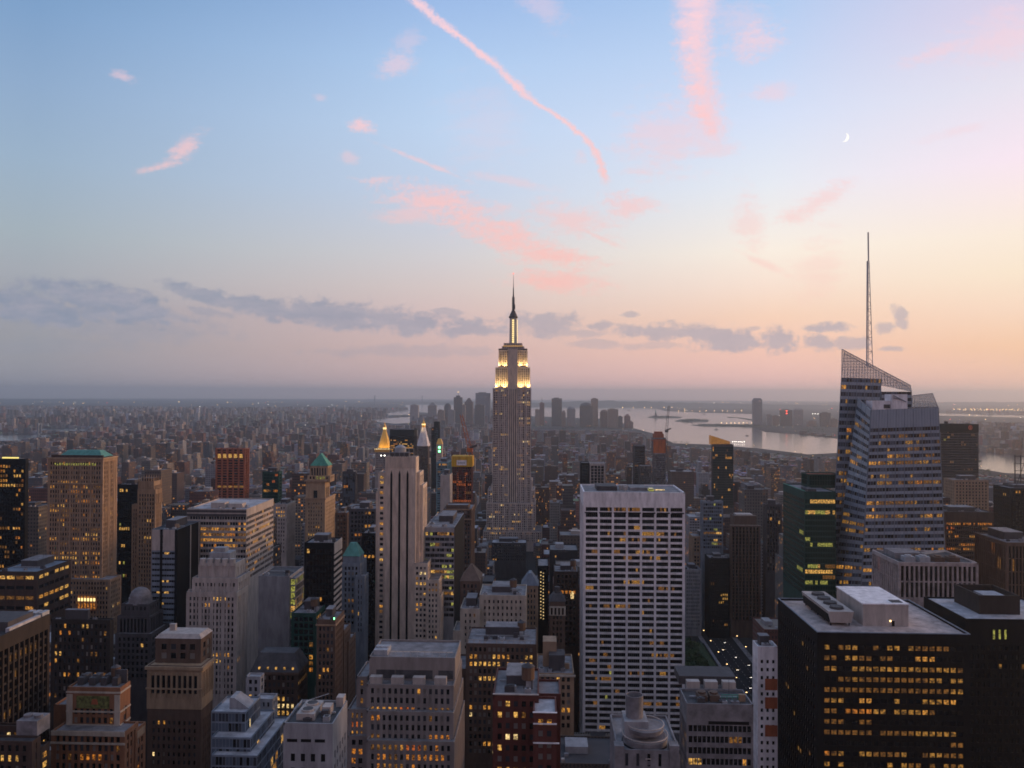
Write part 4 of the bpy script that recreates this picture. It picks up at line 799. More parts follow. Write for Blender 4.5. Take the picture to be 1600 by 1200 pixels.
simple('dark_tower', 'square black tower with an amber window band, behind the top of the three striped tower', 'square black tower', 609, 647, 671, 1650, 715, 'black', ST(bay=3, fl=3.8, pier=.3, span=1.6, lit=.35, kinds='amber', darks='black', blank=14), dep=40, furn=0)
b = Bld('clock_tower', 'slender tower with pale pyramid roof and glowing gold cupola, right of square black tower', 'tower', 'gold cupola tower', 'brown')
YM = 1800; X0, X1, Y0, Y1, z = b.tier(652, 669, 697, YM, dep=24, st=ST(bay=3, lit=.04), yb=760); cx, cy = (X0+X1)/2, YM+12; za = pt(0, 664, YM).z
b.part('pyramid_roof', MB().cyl(cx, cy, z, za, 15.5, 4.2, 4 if False else 8), 'white'); b.part('cupola', MB().cyl(cx, cy, za+.01, za+9, 4.2, 3.8, 8).cyl(cx, cy, za+9.01, za+14, 3.8, 1.4, 8).cyl(cx, cy, za+14, za+24, .8, .1, 8), 'gold'); b.part('cupola>lantern', MB().cyl(cx, cy, za+5, za+8, 4.5, 4.5, 8), GLOW['warm']); b.finish(0)
FLOOD.append(((cx-9, YM-9, za-2), (cx, cy, za+8), 9000, (1,.65,.25), 6))
b = Bld('glass_tower', 'thin dark residential tower with a striped left edge, right of the gold cupola tower', 'tower', 'thin dark tower', 'black'); X0, X1, Y0, Y1, z = b.tier(678, 686, 659, 1750, dep=18, st=ST(lit=.05, darks='blue', pier=.4, blank=14), yb=715); b.tier(674, 678, 668, 1751, dep=16, st=ST(fl=6, span=3, pier=.2, lit=.02), yb=715); b.finish(0)
b = Bld('clock_tower', 'slim tower with green glowing clock faces and gold cap, right of thin dark tower', 'tower', 'green clock tower', 'limestone')
YC = 1500; X0, X1, Y0, Y1, z = b.tier(682, 691, 694, YC, dep=12, st=ST(lit=.03), yb=745); b.hip('cap', X0, X1, Y0, Y1, z+.01, 10, 'gold', .5, .5)
for yy in (699, 705): q = pt(686.5, yy, YC); b.part('clock_face', MB().box(q.x-1.9, q.x+1.9, YC-.3, YC-.01, q.z-2, q.z+2), GLOW['green'])
b.finish(0)
simple('glass_tower', 'pale cyan glass tower right of the three striped tower', 'pale cyan tower', 682, 700, 722, 1250, 800, 'cyan', ST(bay=2.4, pier=.3, span=1, lit=.04, darks='blue'), xs=706)
simple('white_slab', 'blank pale slab right of the three striped tower', 'blank pale slab', 688, 703, 742, 960, 805, 'pale', ST(lit=0, blank=1e3), xs=707)
b = Bld('tower_under_construction', 'red framed tower under construction with yellow hoarding on top, left of central spire', 'tower', 'yellow topped red tower', 'redbrick')
YK = 1020; X0, X1, Y0, Y1, z = b.tier(707, 737, 727, YK, dep=22, st=ST(bay=2.4, fl=3.5, pier=.8, dp=.9, span=.9, ds=.4, lit=.20, kinds='red', darks='red', margin=.5), yb=795)
p, q = pt(705.5, 729, YK), pt(738.5, 713, YK); b.part('hoarding', MB().box(p.x, q.x, YK-1.2, Y1+1, p.z, q.z), 'yellow')
p, q = pt(713.5, 727, YK-1.3), pt(729, 719, YK-1.3); b.part('sign_board', MB().box(p.x, q.x, YK-1.5, YK-1.21, p.z, q.z), 'white'); m = MB()
for k in range(5): m.box(p.x+2.2+k*1.8, p.x+3.2+k*1.8, YK-1.6, YK-1.505, p.z+2.2, p.z+4.0)
b.part('sign_board>sign_mark', m, 'bluegrey'); m = MB()
for k in range(17):
    for xx in (715.5, 727): t = pt(xx, 740 + k*3.1, YK); m.box(t.x-.45, t.x+.45, YK-.5, YK-.02, t.z-.5, t.z+.5)
b.part('hoist_lamp', m, LIT['ember']); b.part('top_deck', MB().box(X0-.5, X1+.5, YK-.5, Y1, z+.01, z+1.2), 'dusk'); b.finish(0)
def crane(name, label, base, top, jib, w, m):
    o = empty(name, base); tag(o, label, 'crane'); a, t, j = Vector(base), Vector(top), Vector(jib)
    for part, p, q in (('mast', a, t), ('jib', t, j)):
        mb = MB(); d = (q-p); n = max(3, int(d.length/5)); e = Vector((w, 0, 0)) if abs(d.normalized().x) < .8 else Vector((0, 0, w))
        for s_ in (-1, 1): mb.bar(p + e*s_, q + e*s_*.6, w*.22)
        for k in range(n): mb.bar(p + d*k/n + e*(1 if k % 2 else -1), p + d*(k+1)/n - e*(1 if k % 2 else -1), w*.14)
        mb.build(part, MAT[m], o, base)
    MB().box(t.x-w*1.5, t.x+w*1.5, t.y-w, t.y+w, t.z-w*2, t.z-.1).build('cab', MAT[m], o, base); MB().bar(t, t + Vector((w*4, 0, w*1.5)), w*.8).build('counterweight', MAT['dusk'], o, base)
    return o
crane('tower_crane', 'orange crane boom leaning over the yellow topped red tower', pt(736, 712, YK+8), pt(734, 700, YK+8), pt(720.5, 648, YK+8), 2.4, 'crane')
b = Bld('brown_tower', 'brown tower with tall pilasters at its top, in front of the yellow topped red tower', 'tower', 'brown pilaster tower', 'brown')
X0, X1, Y0, Y1, z = b.tier(693, 737, 795, 720, xs=742, st=ST(bay=2.4, fl=3.7, pier=.8, span=1.3, dp=.6, ds=.2, lit=.05, blank=2), yb=1000); b.part('cornice', MB().box(X0-.5, X1+.5, Y0-.5, Y0-.004, z-10, z-9).box(X0-.5, X1+.5, Y0-.45, Y0-.005, z-1, z-.1), 'tan'); b.tier(697, 732, 789, 722, dep=16, z0=z-1, st=ST(lit=0, bay=2)); b.finish(0)
b = Bld('glass_office_block', 'olive glass office block with amber ribbon windows, right of the three striped tower', 'building', 'olive ribbon block', 'grey')
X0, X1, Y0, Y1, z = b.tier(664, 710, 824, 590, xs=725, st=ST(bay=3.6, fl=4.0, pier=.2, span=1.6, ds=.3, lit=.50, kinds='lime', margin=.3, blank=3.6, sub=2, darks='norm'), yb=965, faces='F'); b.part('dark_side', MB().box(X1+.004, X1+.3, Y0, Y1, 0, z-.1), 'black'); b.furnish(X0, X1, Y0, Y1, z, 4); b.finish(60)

# ================================================================== the central spire
b = Bld('skyscraper', 'tall limestone art deco skyscraper with floodlit upper setbacks and needle spire, centre of the photo', 'skyscraper', 'central spire', 'limestone')
YE = 1290; es = ST(bay=3.05, fl=3.75, pier=1.4, dp=.6, span=1.15, ds=.12, margin=1.1, blank=2.2, lit=.2, kinds='gold', darks='norm', every=3)
b.wm = mat('spire_stone', (.56,.47,.41))
def et(x0, x1, yt, dY, dep, z0=0., yb=None, st=es): return b.tier(x0, x1, yt, YE+dY, dep, z0=z0, st=st, yb=yb)
T1 = et(770, 829.5, 607, 0, 50, yb=800); z1 = T1[4]
# the two projecting wings and the recessed centre bay of the shaft
a, c = pt(795, 700, YE).x, pt(807, 700, YE).x; zt_ = pt(0, 570, YE).z
cm = MB()
for k in range(5): q = a + (c-a)*k/4; cm.box(q-.8, q+.8, YE-.32, YE-.004, 0, z1)
b.part('centre_bay_pier', cm, 'limestone'); b.part('centre_bay_glazing', MB().box(a, c, YE-.2, YE-.006, 0, z1-1), GL['mid'])
for xa, xb in ((771, 791.5), (810, 829)): b.part('wing', MB().box(pt(xa,700,YE).x, pt(xb,700,YE).x-.02, YE-.25, YE-.008, 0, 1.0), 'limestone')
for xx in (770.5, 780, 791.5, 810, 820, 829): q = pt(xx, 700, YE).x; b.part('corner_pier', MB().box(q-.7, q+.7, YE-1.1, YE-.33, 0, z1+.6), 'pale')
T2 = et(774, 828, 574, 8, 40, z0=z1-1, st=ST(bay=3.05, fl=3.75, pier=1.5, dp=.8, span=1.0, ds=.12, margin=1.1, blank=2, lit=.0)); z2 = T2[4]
T3 = et(779, 824, 547, 14, 32, z0=z2-1, st=ST(bay=3.05, fl=3.75, pier=1.5, dp=.8, span=1.0, ds=.12, margin=1.1, blank=2, lit=.0)); z3 = T3[4]
cb = MB(); cx0, cx1 = pt(794, 600, YE+4).x, pt(808, 600, YE+4).x; cb.box(cx0, cx1, YE+4, YE+14, z1-.9, z3+1)
b.part('centre_bay', cb, 'limestone'); m = MB()
for k in range(5): q = cx0 + (cx1-cx0)*k/4; m.box(q-.7, q+.7, YE+3.4, YE+3.996, z1-.9, z3+1.4)
b.part('centre_bay_pier', m, 'limestone')
T4 = et(784, 819, 541, 18, 26, z0=z3-1, st=ST(bay=3, fl=3.5, pier=1.5, lit=.0, blank=1)); z4 = T4[4]; T5 = et(787, 816, 536, 20, 22, z0=z4-1, st=ST(bay=3, fl=3.5, pier=1.5, lit=.5, kinds='gold', blank=1)); z5 = T5[4]
q0, q1 = pt(786, 539, YE+17), pt(817, 539, YE+17); b.part('deck_light', MB().box(q0.x, q1.x, YE+17.2, YE+17.9, z4-.2, z4+1.0), LIT['gold'])
b.part('deck_fence', MB().box(T3[0], T3[1], T3[2]+.3, T3[2]+.5, z3+.004, z3+2.6), 'dusk')
cx, cy = (T5[0]+T5[1])/2, YE+31; zm = pt(802, 497, YE+31).z; zd = pt(802, 486, YE+31).z; za = pt(802, 463, YE+31).z; zz = pt(802, 428, YE+31).z
b.part('mast', MB().cyl(cx, cy, z5-.8, zm, 6.6, 5.9, 16), 'metal'); m = MB()
for k in range(4): t = math.pi/4 + k*math.pi/2; m.frus(cx+7*math.cos(t)-1.6, cx+7*math.cos(t)+1.6, cy+7*math.sin(t)-1.6, cy+7*math.sin(t)+1.6, z5-.8, cx+5.4*math.cos(t)-.7, cx+5.4*math.cos(t)+.7, cy+5.4*math.sin(t)-.7, cy+5.4*math.sin(t)+.7, zm)
b.part('mast>buttress', m, 'steel'); m = MB()
for k in range(11): zq = z5 + 1 + (zm-z5-3)*k/11; m.box(cx-1.6, cx+1.6, cy-7.4, cy-6.5, zq, zq+2.4)
for k in range(11): zq = z5 + 1 + (zm-z5-3)*k/11; m.box(cx+6.5, cx+7.3, cy-1.6, cy+1.6, zq, zq+2.4)
b.part('mast>window', m, GLOW['warm'])
b.part('mast>crown', MB().cyl(cx, cy, zm+.01, zm+3, 7.2, 7.2, 16).cyl(cx, cy, zm+3.01, zm+6.5, 6.2, 5.6, 16).cyl(cx, cy, zm+6.51, zd+1, 5.2, 2.6, 16).cyl(cx, cy, zm+1, zm+1.8, 7.8, 7.8, 16), 'dusk')
m = MB().cyl(cx, cy, zd, za, 1.9, 1.5, 8)
for k in range(7):
    zq = zd + 2 + (za-zd-3)*k/7
    for t in (0, 1.57, 3.14, 4.71): m.box(cx+2*math.cos(t)-.35, cx+2*math.cos(t)+.35, cy+2*math.sin(t)-.35, cy+2*math.sin(t)+.35, zq, zq+2.2)
m.cyl(cx, cy, za+.01, za+14, 1.15, .8, 8).cyl(cx, cy, za+14.01, zz, .55, .16, 6).box(cx+1.8, cx+3.1, cy-.5, cy+.5, zd+3, zd+11); b.part('antenna', m, 'dusk')
b.part('antenna>beacon', MB().cyl(cx, cy, zz, zz+1.2, .5), GLOW['redlamp'])
for x0, x1, yt, dY, dep in ((762, 770.2, 765, -6, 50), (829.3, 836, 765, -6, 50), (767, 770.1, 758, -2, 40), (829.4, 832, 750, -2, 40)): et(x0, x1, yt, dY, dep, yb=835)
et(760, 837, 786, -14, 60, yb=838); et(755, 847, 830, -20, 60, yb=845); b.finish(0)
for xa, xb, YY, zq, pw in ((771, 792, YE, z1, 1), (809.5, 829.5, YE, z1, 1), (775, 792, YE+8, z2, .6), (809.5, 827, YE+8, z2, .6)):
    x_0, x_1 = pt(xa, 600, YY).x, pt(xb, 600, YY).x; dy = (2.6 if pw == 1 else 2.2)
    for f_ in (.2, .8): FLOOD.append(((x_0+(x_1-x_0)*f_, YY + (3.0 if pw == 1 else 2.4), zq+.8), (x_0+(x_1-x_0)*f_, YY + (9.5 if pw == 1 else 7.5), zq+20), 31000*pw, (1,.66,.25), 3.0))
FLOOD.append(((T2[1]+4, YE+30, z1+1), (T2[1]-1, YE+26, z1+18), 22000, (1,.66,.25), 3.0))
for i, (p, tgt, e, c, sz) in enumerate(FLOOD):
    l = bpy.data.lights.new('floodlight', 'SPOT'); l.energy = e; l.color = c; l.spot_size = R(130); l.spot_blend = .8; l.shadow_soft_size = .6
    o = bpy.data.objects.new('floodlight', l); C.objects.link(o); o.location = p; o.rotation_euler = (Vector(p)-Vector(tgt)).to_track_quat('Z', 'Y').to_euler()
simple('pale_roofed_block', 'low block with a broad pale roof at the foot of the central spire', 'pale roofed low block', 768, 822, 848, 1080, 875, 'dusk', ST(lit=.05), dep=26, roof='rooflight')

# ================================================================== middle distance, right
simple('office_tower', 'black tower with bright white vertical stripes, above the white gridded slab', 'white striped black tower', 922, 945, 724, 1000, 766, 'pale', ST(bay=4.6, fl=3.8, pier=.8, dp=.8, span=.5, ds=.1, lit=.02, darks='black', margin=.4, blank=3), dep=26, furn=0)
simple('office_tower', 'dark blank tower joined to the left of the white striped black tower', 'dark blank tower', 907.5, 921.5, 723, 1010, 766, 'black', ST(lit=.02, darks='black', pier=.2, span=.4), dep=20, furn=0)
b = Bld('dark_tower', 'dark stepped tower left of the red topped tower under construction', 'tower', 'dark stepped tower', 'dusk'); b.tier(991, 1008, 696, 1500, dep=24, st=ST(lit=.03, darks='black', pier=.4), yb=762); b.tier(1000, 1018, 728, 1450, dep=24, st=ST(lit=.04, bay=2.6), yb=762); b.finish(0)
b = Bld('tower_under_construction', 'concrete tower under construction with red netted top floors, above the white gridded slab', 'tower', 'red topped tower', 'roofgrey')
YB = 1480; X0, X1, Y0, Y1, z = b.tier(1022, 1040, 708, YB, dep=24, st=ST(bay=2.6, fl=3.3, pier=.6, span=.8, lit=.03, darks='norm', margin=.3), yb=765, faces='FL'); A = b.tier(1020.5, 1041, 684, YB+.5, dep=23, z0=z-1, st=ST(bay=2.6, fl=3.3, pier=.5, span=1.2, lit=0, darks='red', margin=.3))
b.part('red_netting', MB().box(A[0]+.4, A[1]-.4, YB+.0, YB+.3, z, A[4]-3), 'crane'); b.part('formwork', MB().box(A[0]-1.5, A[1]+1.5, YB-1, A[3]+1, A[4]-6, A[4]-5).box(A[0]+2, A[1]-4, YB+3, A[3]-3, A[4], A[4]+7).box(A[0]+4, A[1]-6, YB+5, A[3]-5, A[4]+7.01, A[4]+11), 'rust'); b.finish(0)
crane('tower_crane', 'grey crane with a near vertical boom beside the red topped tower', pt(1042, 768, YB-2), pt(1041.5, 672, YB-2), pt(1045, 634, YB-2), 2.0, 'dusk')
b = Bld('dark_glass_tower', 'dark green glass tower with a golden lit sloping crown, right of the red topped tower', 'tower', 'golden crowned tower', 'dusk')
YL = 1150; X0, X1, Y0, Y1, z = b.tier(1113, 1146, 694, YL, xs=1111.5, st=ST(bay=1.8, fl=3.5, pier=.35, span=.5, lit=.06, kinds='amber', darks='green', blank=4, margin=.4), yb=790)
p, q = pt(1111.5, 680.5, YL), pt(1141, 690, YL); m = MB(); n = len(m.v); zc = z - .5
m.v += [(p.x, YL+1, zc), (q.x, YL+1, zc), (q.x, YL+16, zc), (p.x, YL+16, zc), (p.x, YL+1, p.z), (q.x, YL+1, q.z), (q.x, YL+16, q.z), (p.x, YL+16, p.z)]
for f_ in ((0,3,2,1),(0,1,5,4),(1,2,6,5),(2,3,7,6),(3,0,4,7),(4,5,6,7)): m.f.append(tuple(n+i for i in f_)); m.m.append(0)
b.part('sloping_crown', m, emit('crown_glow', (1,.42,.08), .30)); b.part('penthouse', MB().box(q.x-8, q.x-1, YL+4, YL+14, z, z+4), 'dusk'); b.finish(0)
simple('glass_office_block', 'pale blue office block with lime lit floors, below the golden crowned tower', 'pale blue block', 1097, 1130, 783, 860, 855, 'bluegrey', ST(bay=2.2, fl=3.8, pier=.3, span=1.4, lit=.25, kinds='lime', darks='blue'), dep=22, xs=1094, roof='rooflight')
b = Bld('bronze_tower', 'reddish brown ribbed tower with an octagonal crown, right of the white gridded slab', 'tower', 'brown ribbed tower', 'rust')
rs_ = ST(bay=3.6, fl=3.7, pier=1.3, dp=1.0, span=.5, ds=.1, lit=.02, darks='black', margin=.8, blank=1.6); X0, X1, Y0, Y1, z = b.tier(1142, 1188, 821, 832, xs=1139.5, st=rs_, yb=965); b.wm = 'orange' if False else 'brown'
A = b.tier(1147, 1182, 806, 836, dep=18, z0=z-1, st=ST(lit=0, blank=1e3), roof='roofdark'); b.part('coping', MB().box(X0-.3, X1+.3, Y0-.3, Y0+.4, z+.004, z+.4).box(A[0]-.2, A[1]+.2, A[2]-.2, A[2]+.3, A[4]+.004, A[4]+.4), 'pale'); b.part('penthouse', MB().box(A[0]+3, A[1]-3, A[2]+3, A[3]-3, A[4]-.7, A[4]+1), 'pale'); b.finish(0)
simple('stone_block', 'pale grey block with sloping setback side, beside the right edge of the white gridded slab', 'grey sloped block', 1070, 1096, 890, 835, 985, 'grey', ST(lit=.01, bay=2), dep=20)
simple('brick_block', 'tan stepped block below the pale blue block', 'tan stepped block', 1082, 1122, 838, 870, 890, 'tan', ST(lit=.05), dep=22, tank=True)
simple('dark_block', 'dark block with rows of yellow windows, left of the brown ribbed tower', 'yellow windowed dark block', 1108, 1140, 872, 830, 985, 'black', ST(lit=.12, kinds='gold', darks='black', bay=2), dep=22, n=0)
simple('stone_tower', 'pale ribbed tower left of the dark green glass tower', 'pale ribbed tower', 1196, 1222, 788, 860, 890, 'dusk', ST(bay=3, pier=1, dp=.8, span=.6, lit=.03), xs=1192, dep=None)

b = Bld('green_glass_tower', 'dark green glass tower with lime lit floors, left of faceted glass tower', 'tower', 'dark green glass tower', 'greenm')
gg = ST(bay=1.9, fl=4.0, pier=.15, dp=.15, span=1.2, ds=.1, lit=.34, kinds='lime', darks='green', margin=.5, blank=6, side=.12, keep=.8)
X0, X1, Y0, Y1, z = b.tier(1257, 1306, 768, 600, xs=1224, st=gg, yb=925, roof='roofgrey'); b.part('coping', MB().box(X0-.1, X0+.5, Y0, Y1, z+.004, z+.5), 'copper')
A = b.tier(1262, 1312, 741, 632, xs=1252, st=ST(bay=2, fl=4, pier=.1, span=.4, lit=.0, darks='green', blank=1), z0=z-1, roof='rust'); b.part('roof_plant', MB().box(X0+4, X0+10, Y0+4, Y0+20, z-.77, z+1.2), 'roofdark'); b.finish(100)

# faceted glass tower with a mast
YA = 585
b = Bld('faceted_glass_tower', 'faceted grey blue glass tower with slanted lattice tops and a tall white mast, right side', 'skyscraper', 'faceted glass tower', 'bluegrey')
b.root = (pt(1390, 900, YA).x, YA, 0.0); sp = mat('spandrel', (.29,.345,.41), rough=.35, spec=.6, var=.1)
def q4(lst): return [pt(x, y, Y) for x, y, Y in lst]
def quadgrid(c00, c10, c11, c01, nz, nb, name, lit, kinds, darks, bandf=.45, topblank=.0, lattice=None, seed=3):
    """horizontal bands, mullions and panes on a leaning flat face (corners: bottom left, bottom right, top right, top left)"""
    rng = random.Random(seed); nrm = (c10-c00).cross(c01-c00).normalized()
    if nrm.y > 0: nrm = -nrm
    def at(u_, v_, o=0.): return (c00*(1-u_)+c10*u_)*(1-v_) + (c01*(1-u_)+c11*u_)*v_ + nrm*o
    def slab(mb, u0, u1, v0, v1, o):
        p = [at(u0, v0), at(u1, v0), at(u1, v1), at(u0, v1)]; n = len(mb.v)
        mb.v += [tuple(k - nrm*.2) for k in p] + [tuple(k + nrm*o) for k in p]
        for f_ in ((4,5,6,7),(0,1,5,4),(1,2,6,5),(2,3,7,6),(3,0,4,7)): mb.f.append(tuple(n+i for i in f_)); mb.m.append(0)
    bands, mul = MB(), MB()
    for j in range(nz):
        v0 = (1-topblank)*j/nz; v1 = v0 + (1-topblank)*bandf/nz; slab(bands, 0, 1, v0, v1, .32)
        pf = lit * rng.choice((.1, .4, .8, 1, 1.4, 2.2)); on = rng.random() < pf; kd = 'amber'
        for k in range(nb):
            if rng.random() > .5: on = rng.random() < pf; kd = pick(rng, KINDS[kinds])
            key = kd if on else pick(rng, DARKS[darks]); u0, u1 = (k+(.28 if k % 3 == 0 else .06))/nb, (k+(.72 if k % 3 == 2 else .94))/nb
            vv0, vv1 = v1 + .02/nz, v0 + (1-topblank)/nz - .02/nz
            PANEQ.append(([at(u0, vv0, .06), at(u1, vv0, .06), at(u1, vv1, .06), at(u0, vv1, .06)], key))
    if topblank: slab(bands, 0, 1, 1-topblank, 1, .325)
    for k in range(nb + 1): uu = k/nb; mul.bar(at(uu, 0, .3), at(uu, 1, .3), .12 if k % 3 else .3)
    b.part(name, bands, sp); b.part('mullion', mul, 'bluegrey')
PANEQ = []
f00, f10, f11, f01 = q4([(1345,930,YA),(1479,930,YA),(1466,637,YA+6),(1361,641,YA+6)])
l00, l01 = q4([(1300,930,YA+30),(1341,622,YA+34)])
r00, r01, r11, r10 = q4([(1296,930,YA+36),(1314.5,590,YA+44),(1424,590,YA+44),(1432,930,YA+36)])
core = MB(); back = YA+85
def prism(pts_front):
    n = len(core.v); core.v += [tuple(p) for p in pts_front]; k = len(pts_front); core.v += [(p[0]*back/p[1], back, p[2]) for p in pts_front]
    core.f.append(tuple(n+i for i in range(k))); core.m.append(0)
    for i in range(k): core.f.append((n+i, n+(i+1) % k, n+k+(i+1) % k, n+k+i)); core.m.append(0)
    core.f.append(tuple(n+2*k-1-i for i in range(k))); core.m.append(0)
g00, g10 = Vector((f00.x, f00.y, 0)), Vector((f10.x, f10.y, 0)); h00 = Vector((l00.x, l00.y, 0)); i00 = Vector((r00.x, r00.y, 0)); i10 = Vector((r10.x, r10.y, 0))
prism([g00, g10, f10, f11, f01, f00])
_i = Vector((3.0, 7.0, 0)); j00, k00, m00, m01, k01, j01 = [p + _i for p in (h00, g00, f00, f01, l01, l00)]
for q_ in ([j00, k00, m00, j01], [j01, m00, m01, k01]): core.face(q_)
lb_ = [Vector((p.x*back/p.y, back, p.z)) for p in (h00, l00, l01, f01)]
core.face([l01, f01, lb_[3], lb_[2]]); core.face([h00, l00, lb_[1], lb_[0]]); core.face([l00, l01, lb_[2], lb_[1]])
rt, rt2 = pt(1377, 592, YA+44), pt(1377, 612, YA+44); rr = pt(1424, 612, YA+44); prism([i00, i10, r10, rr, rt2, rt, r01, r00])
b.part('wall', core, 'dusk')
quadgrid(f00, f10, f11, f01, 25, 24, 'spandrel', .34, 'dimamber', 'silver', .44, .10, seed=11)
quadgrid(l00, f00, f01, l01, 25, 9, 'spandrel', .24, 'dimamber', 'blue', .5, .04, seed=12)
quadgrid(r00, pt(1352,930,YA+36), pt(1377,592,YA+44), r01, 30, 15, 'spandrel', .2, 'dimamber', 'blue', .42, .0, seed=13)
quadgrid(pt(1377,730,YA+41), pt(1424,730,YA+41), pt(1424,612,YA+44), pt(1377,612,YA+44), 12, 6, 'spandrel', .2, 'dim', 'blue', .5, .0, seed=14)
# lattice screens that rise past the roof
def lattice(pl, rows, cols, w=.16):
    m = MB(); (a, c, d, e) = pl     # bottom left, bottom right, top right, top left
    for k in range(cols+1): u_ = k/cols; m.bar(a*(1-u_)+c*u_, e*(1-u_)+d*u_, w)
    zmin, zmax = min(a.z, c.z), max(d.z, e.z)
    for k in range(rows+1):
        zz = zmin + (zmax-zmin)*(k+.02)/rows; hit = []
        for p_, q_ in ((a, c), (c, d), (d, e), (e, a)):
            if (p_.z > zz) != (q_.z > zz): hit.append(p_ + (q_-p_)*((zz-p_.z)/(q_.z-p_.z)))
        if len(hit) == 2: m.bar(hit[0], hit[1], w*.9)
    m.bar(e, d, w*2); m.bar(a, e, w*1.8); m.bar(c, d, w*1.8); return m
yl = YA+44; b.part('lattice_screen', lattice([pt(1315,590,yl), pt(1424,612,yl), pt(1422.5,602,yl), pt(1315.5,545.5,yl)], 14, 24), sp)
b.part('lattice_screen', lattice([pt(1315,590,yl+26), pt(1424,612,yl+26), pt(1418,604,yl+26), pt(1319,552,yl+26)], 14, 24, .13), sp)
b.part('lattice_screen', lattice([pt(1424,640,yl-6), pt(1467,640,yl-6), pt(1457,614.5,yl-6), pt(1426,618,yl-6)], 6, 9), sp)
gm, gt, gb = newmat('screen_glass'); gb.inputs['Base Color'].default_value = (.35,.40,.46,1); gb.inputs['Roughness'].default_value = .15; gx = gt.nodes.new('ShaderNodeBsdfTransparent'); gs2 = gt.nodes.new('ShaderNodeMixShader'); gs2.inputs[0].default_value = .34
gt.links.new(gx.outputs[0], gs2.inputs[1]); gt.links.new(gb.outputs[0], gs2.inputs[2]); gt.links.new(gs2.outputs[0], gt.nodes['Material Output'].inputs[0])
def sheet(pl):
    m = MB(); n = Vector((0, .12, 0)); m.face(pl); m.face([p + n for p in reversed(pl)])
    for i in range(4): m.face([pl[i], pl[i] + n, pl[(i+1) % 4] + n, pl[(i+1) % 4]])
    return m
b.part('lattice_screen>glass', sheet([pt(1315,590,yl+.6), pt(1424,612,yl+.6), pt(1422.5,602,yl+.6), pt(1315.5,545.5,yl+.6)]), gm)
b.part('lattice_glass', sheet([pt(1424,640,yl-5.4), pt(1467,640,yl-5.4), pt(1457,614.5,yl-5.4), pt(1426,618,yl-5.4)]), gm)
b.part('lattice_plinth', MB().box(pt(1426,636,yl).x, pt(1455,636,yl).x, yl-4, yl-3.6, pt(0,640,yl).z, pt(0,634,yl).z), GL['blue'])
p, q = pt(1363, 640, YA+16), pt(1393, 626, YA+16); b.part('roof_plant', MB().box(p.x, q.x, YA+16, YA+28, p.z-1, q.z), 'white'); p, q = pt(1393.2, 640, YA+14), pt(1418, 616, YA+14); b.part('roof_plant', MB().box(p.x, q.x, YA+14, YA+26, p.z-1, q.z), 'white')
p, q = pt(1381, 638, YA+15.8), pt(1391, 632, YA+15.8); b.part('louvre', MB().box(p.x, q.x, YA+15.85, YA+15.99, p.z, q.z), 'roofdark'); b.part('gantry', MB().bar(pt(1396,618,YA+13.5), pt(1416,628,YA+13.5), .35).bar(pt(1396,622,YA+13.5), pt(1408,624,YA+13.5), .25), 'bluegrey')
mb_, mt_ = pt(1359, 572, YA+55), pt(1356.5, 363, YA+55); m = MB(); mid = pt(1357, 408, YA+55); wd = 2.3
d_ = mid - mb_
m.bar(mb_ - Vector((wd,0,0)), mid - Vector((.9,0,0)), .55, n=8).bar(mb_ + Vector((wd,0,0)), mid + Vector((.5,0,0)), .3).bar(mb_ + Vector((0,wd,0)), mid + Vector((0,.5,0)), .3)
for k in range(22):
    t0, t1 = k/22, (k+1)/22; w0, w1 = wd*(1-t0)+.8*t0, wd*(1-t1)+.8*t1; p0, p1 = mb_+d_*t0, mb_+d_*t1; s_ = 1 if k % 2 else -1
    m.bar(p0 + Vector((w0*s_,0,0)), p1 - Vector((w1*s_,0,0)), .17)
    if k % 3 == 0: m.bar(p0 - Vector((w0,0,0)), p0 + Vector((w0,0,0)), .32)
m.bar(mid, mt_, .55, n=8); b.part('mast', m, 'steel')
xs_ = sorted(range(len(PANEQ)), key=lambda i: (0 if PANEQ[i][1] in LIT else 1, -PANEQ[i][0][0].z))
root = b.finish(0)
for i in xs_[:100]:
    ps, key = PANEQ[i]; c_ = sum(ps, Vector())/4; mm = MB(); mm.face(ps); nn = (ps[1]-ps[0]).cross(ps[3]-ps[0]).normalized()*-.04
    mm.face([p + nn for p in reversed(ps)]); o = mm.build('window', dict(PANE)[key], root, b.root)
mm = MB()
for i in xs_[100:]: mm.face(PANEQ[i][0], PIDX[PANEQ[i][1]])
o = mm.build('window', PM, root, b.root); o['kind'] = 'stuff'
HERO.append((1296, 1480, 925, YA, 545, 'faceted glass tower')); FOOT.append((pt(1296,900,YA).x, pt(1480,900,YA).x, YA, YA+90, 288))

b = Bld('dark_slab_tower', 'tall dark slab tower with black top band and red emblem, behind faceted glass tower', 'tower', 'dark slab with emblem', 'dusk')
YQ = 1250; X0, X1, Y0, Y1, z = b.tier(1469, 1529, 663, YQ, dep=26, st=ST(bay=1.9, fl=3.8, pier=.5, span=1.2, lit=.05, kinds='dim', darks='black', blank=11), yb=748, roof='roofdark')
b.part('top_band', MB().box(X0-.2, X1+.2, Y0-.2, Y1, z-12, z+.5), 'black'); q = pt(1516, 668, YQ); m = MB()
for k in range(10):
    t0, t1 = 2*math.pi*k/10, 2*math.pi*(k+1)/10; m.bar((q.x+2.6*math.cos(t0), Y0-.3, q.z+3.2*math.sin(t0)), (q.x+2.6*math.cos(t1), Y0-.3, q.z+3.2*math.sin(t1)), .5)
m.box(q.x-.5, q.x+.5, Y0-.5, Y0-.21, q.z-2.2, q.z+2.2); b.part('top_band>emblem', m, emit('emblem_glow', (.9,.18,.10), .22, False)); b.part('aerial', MB().box(X0+12, X0+16, Y0+8, Y0+12, z+.504, z+4), 'dusk'); b.finish(0)
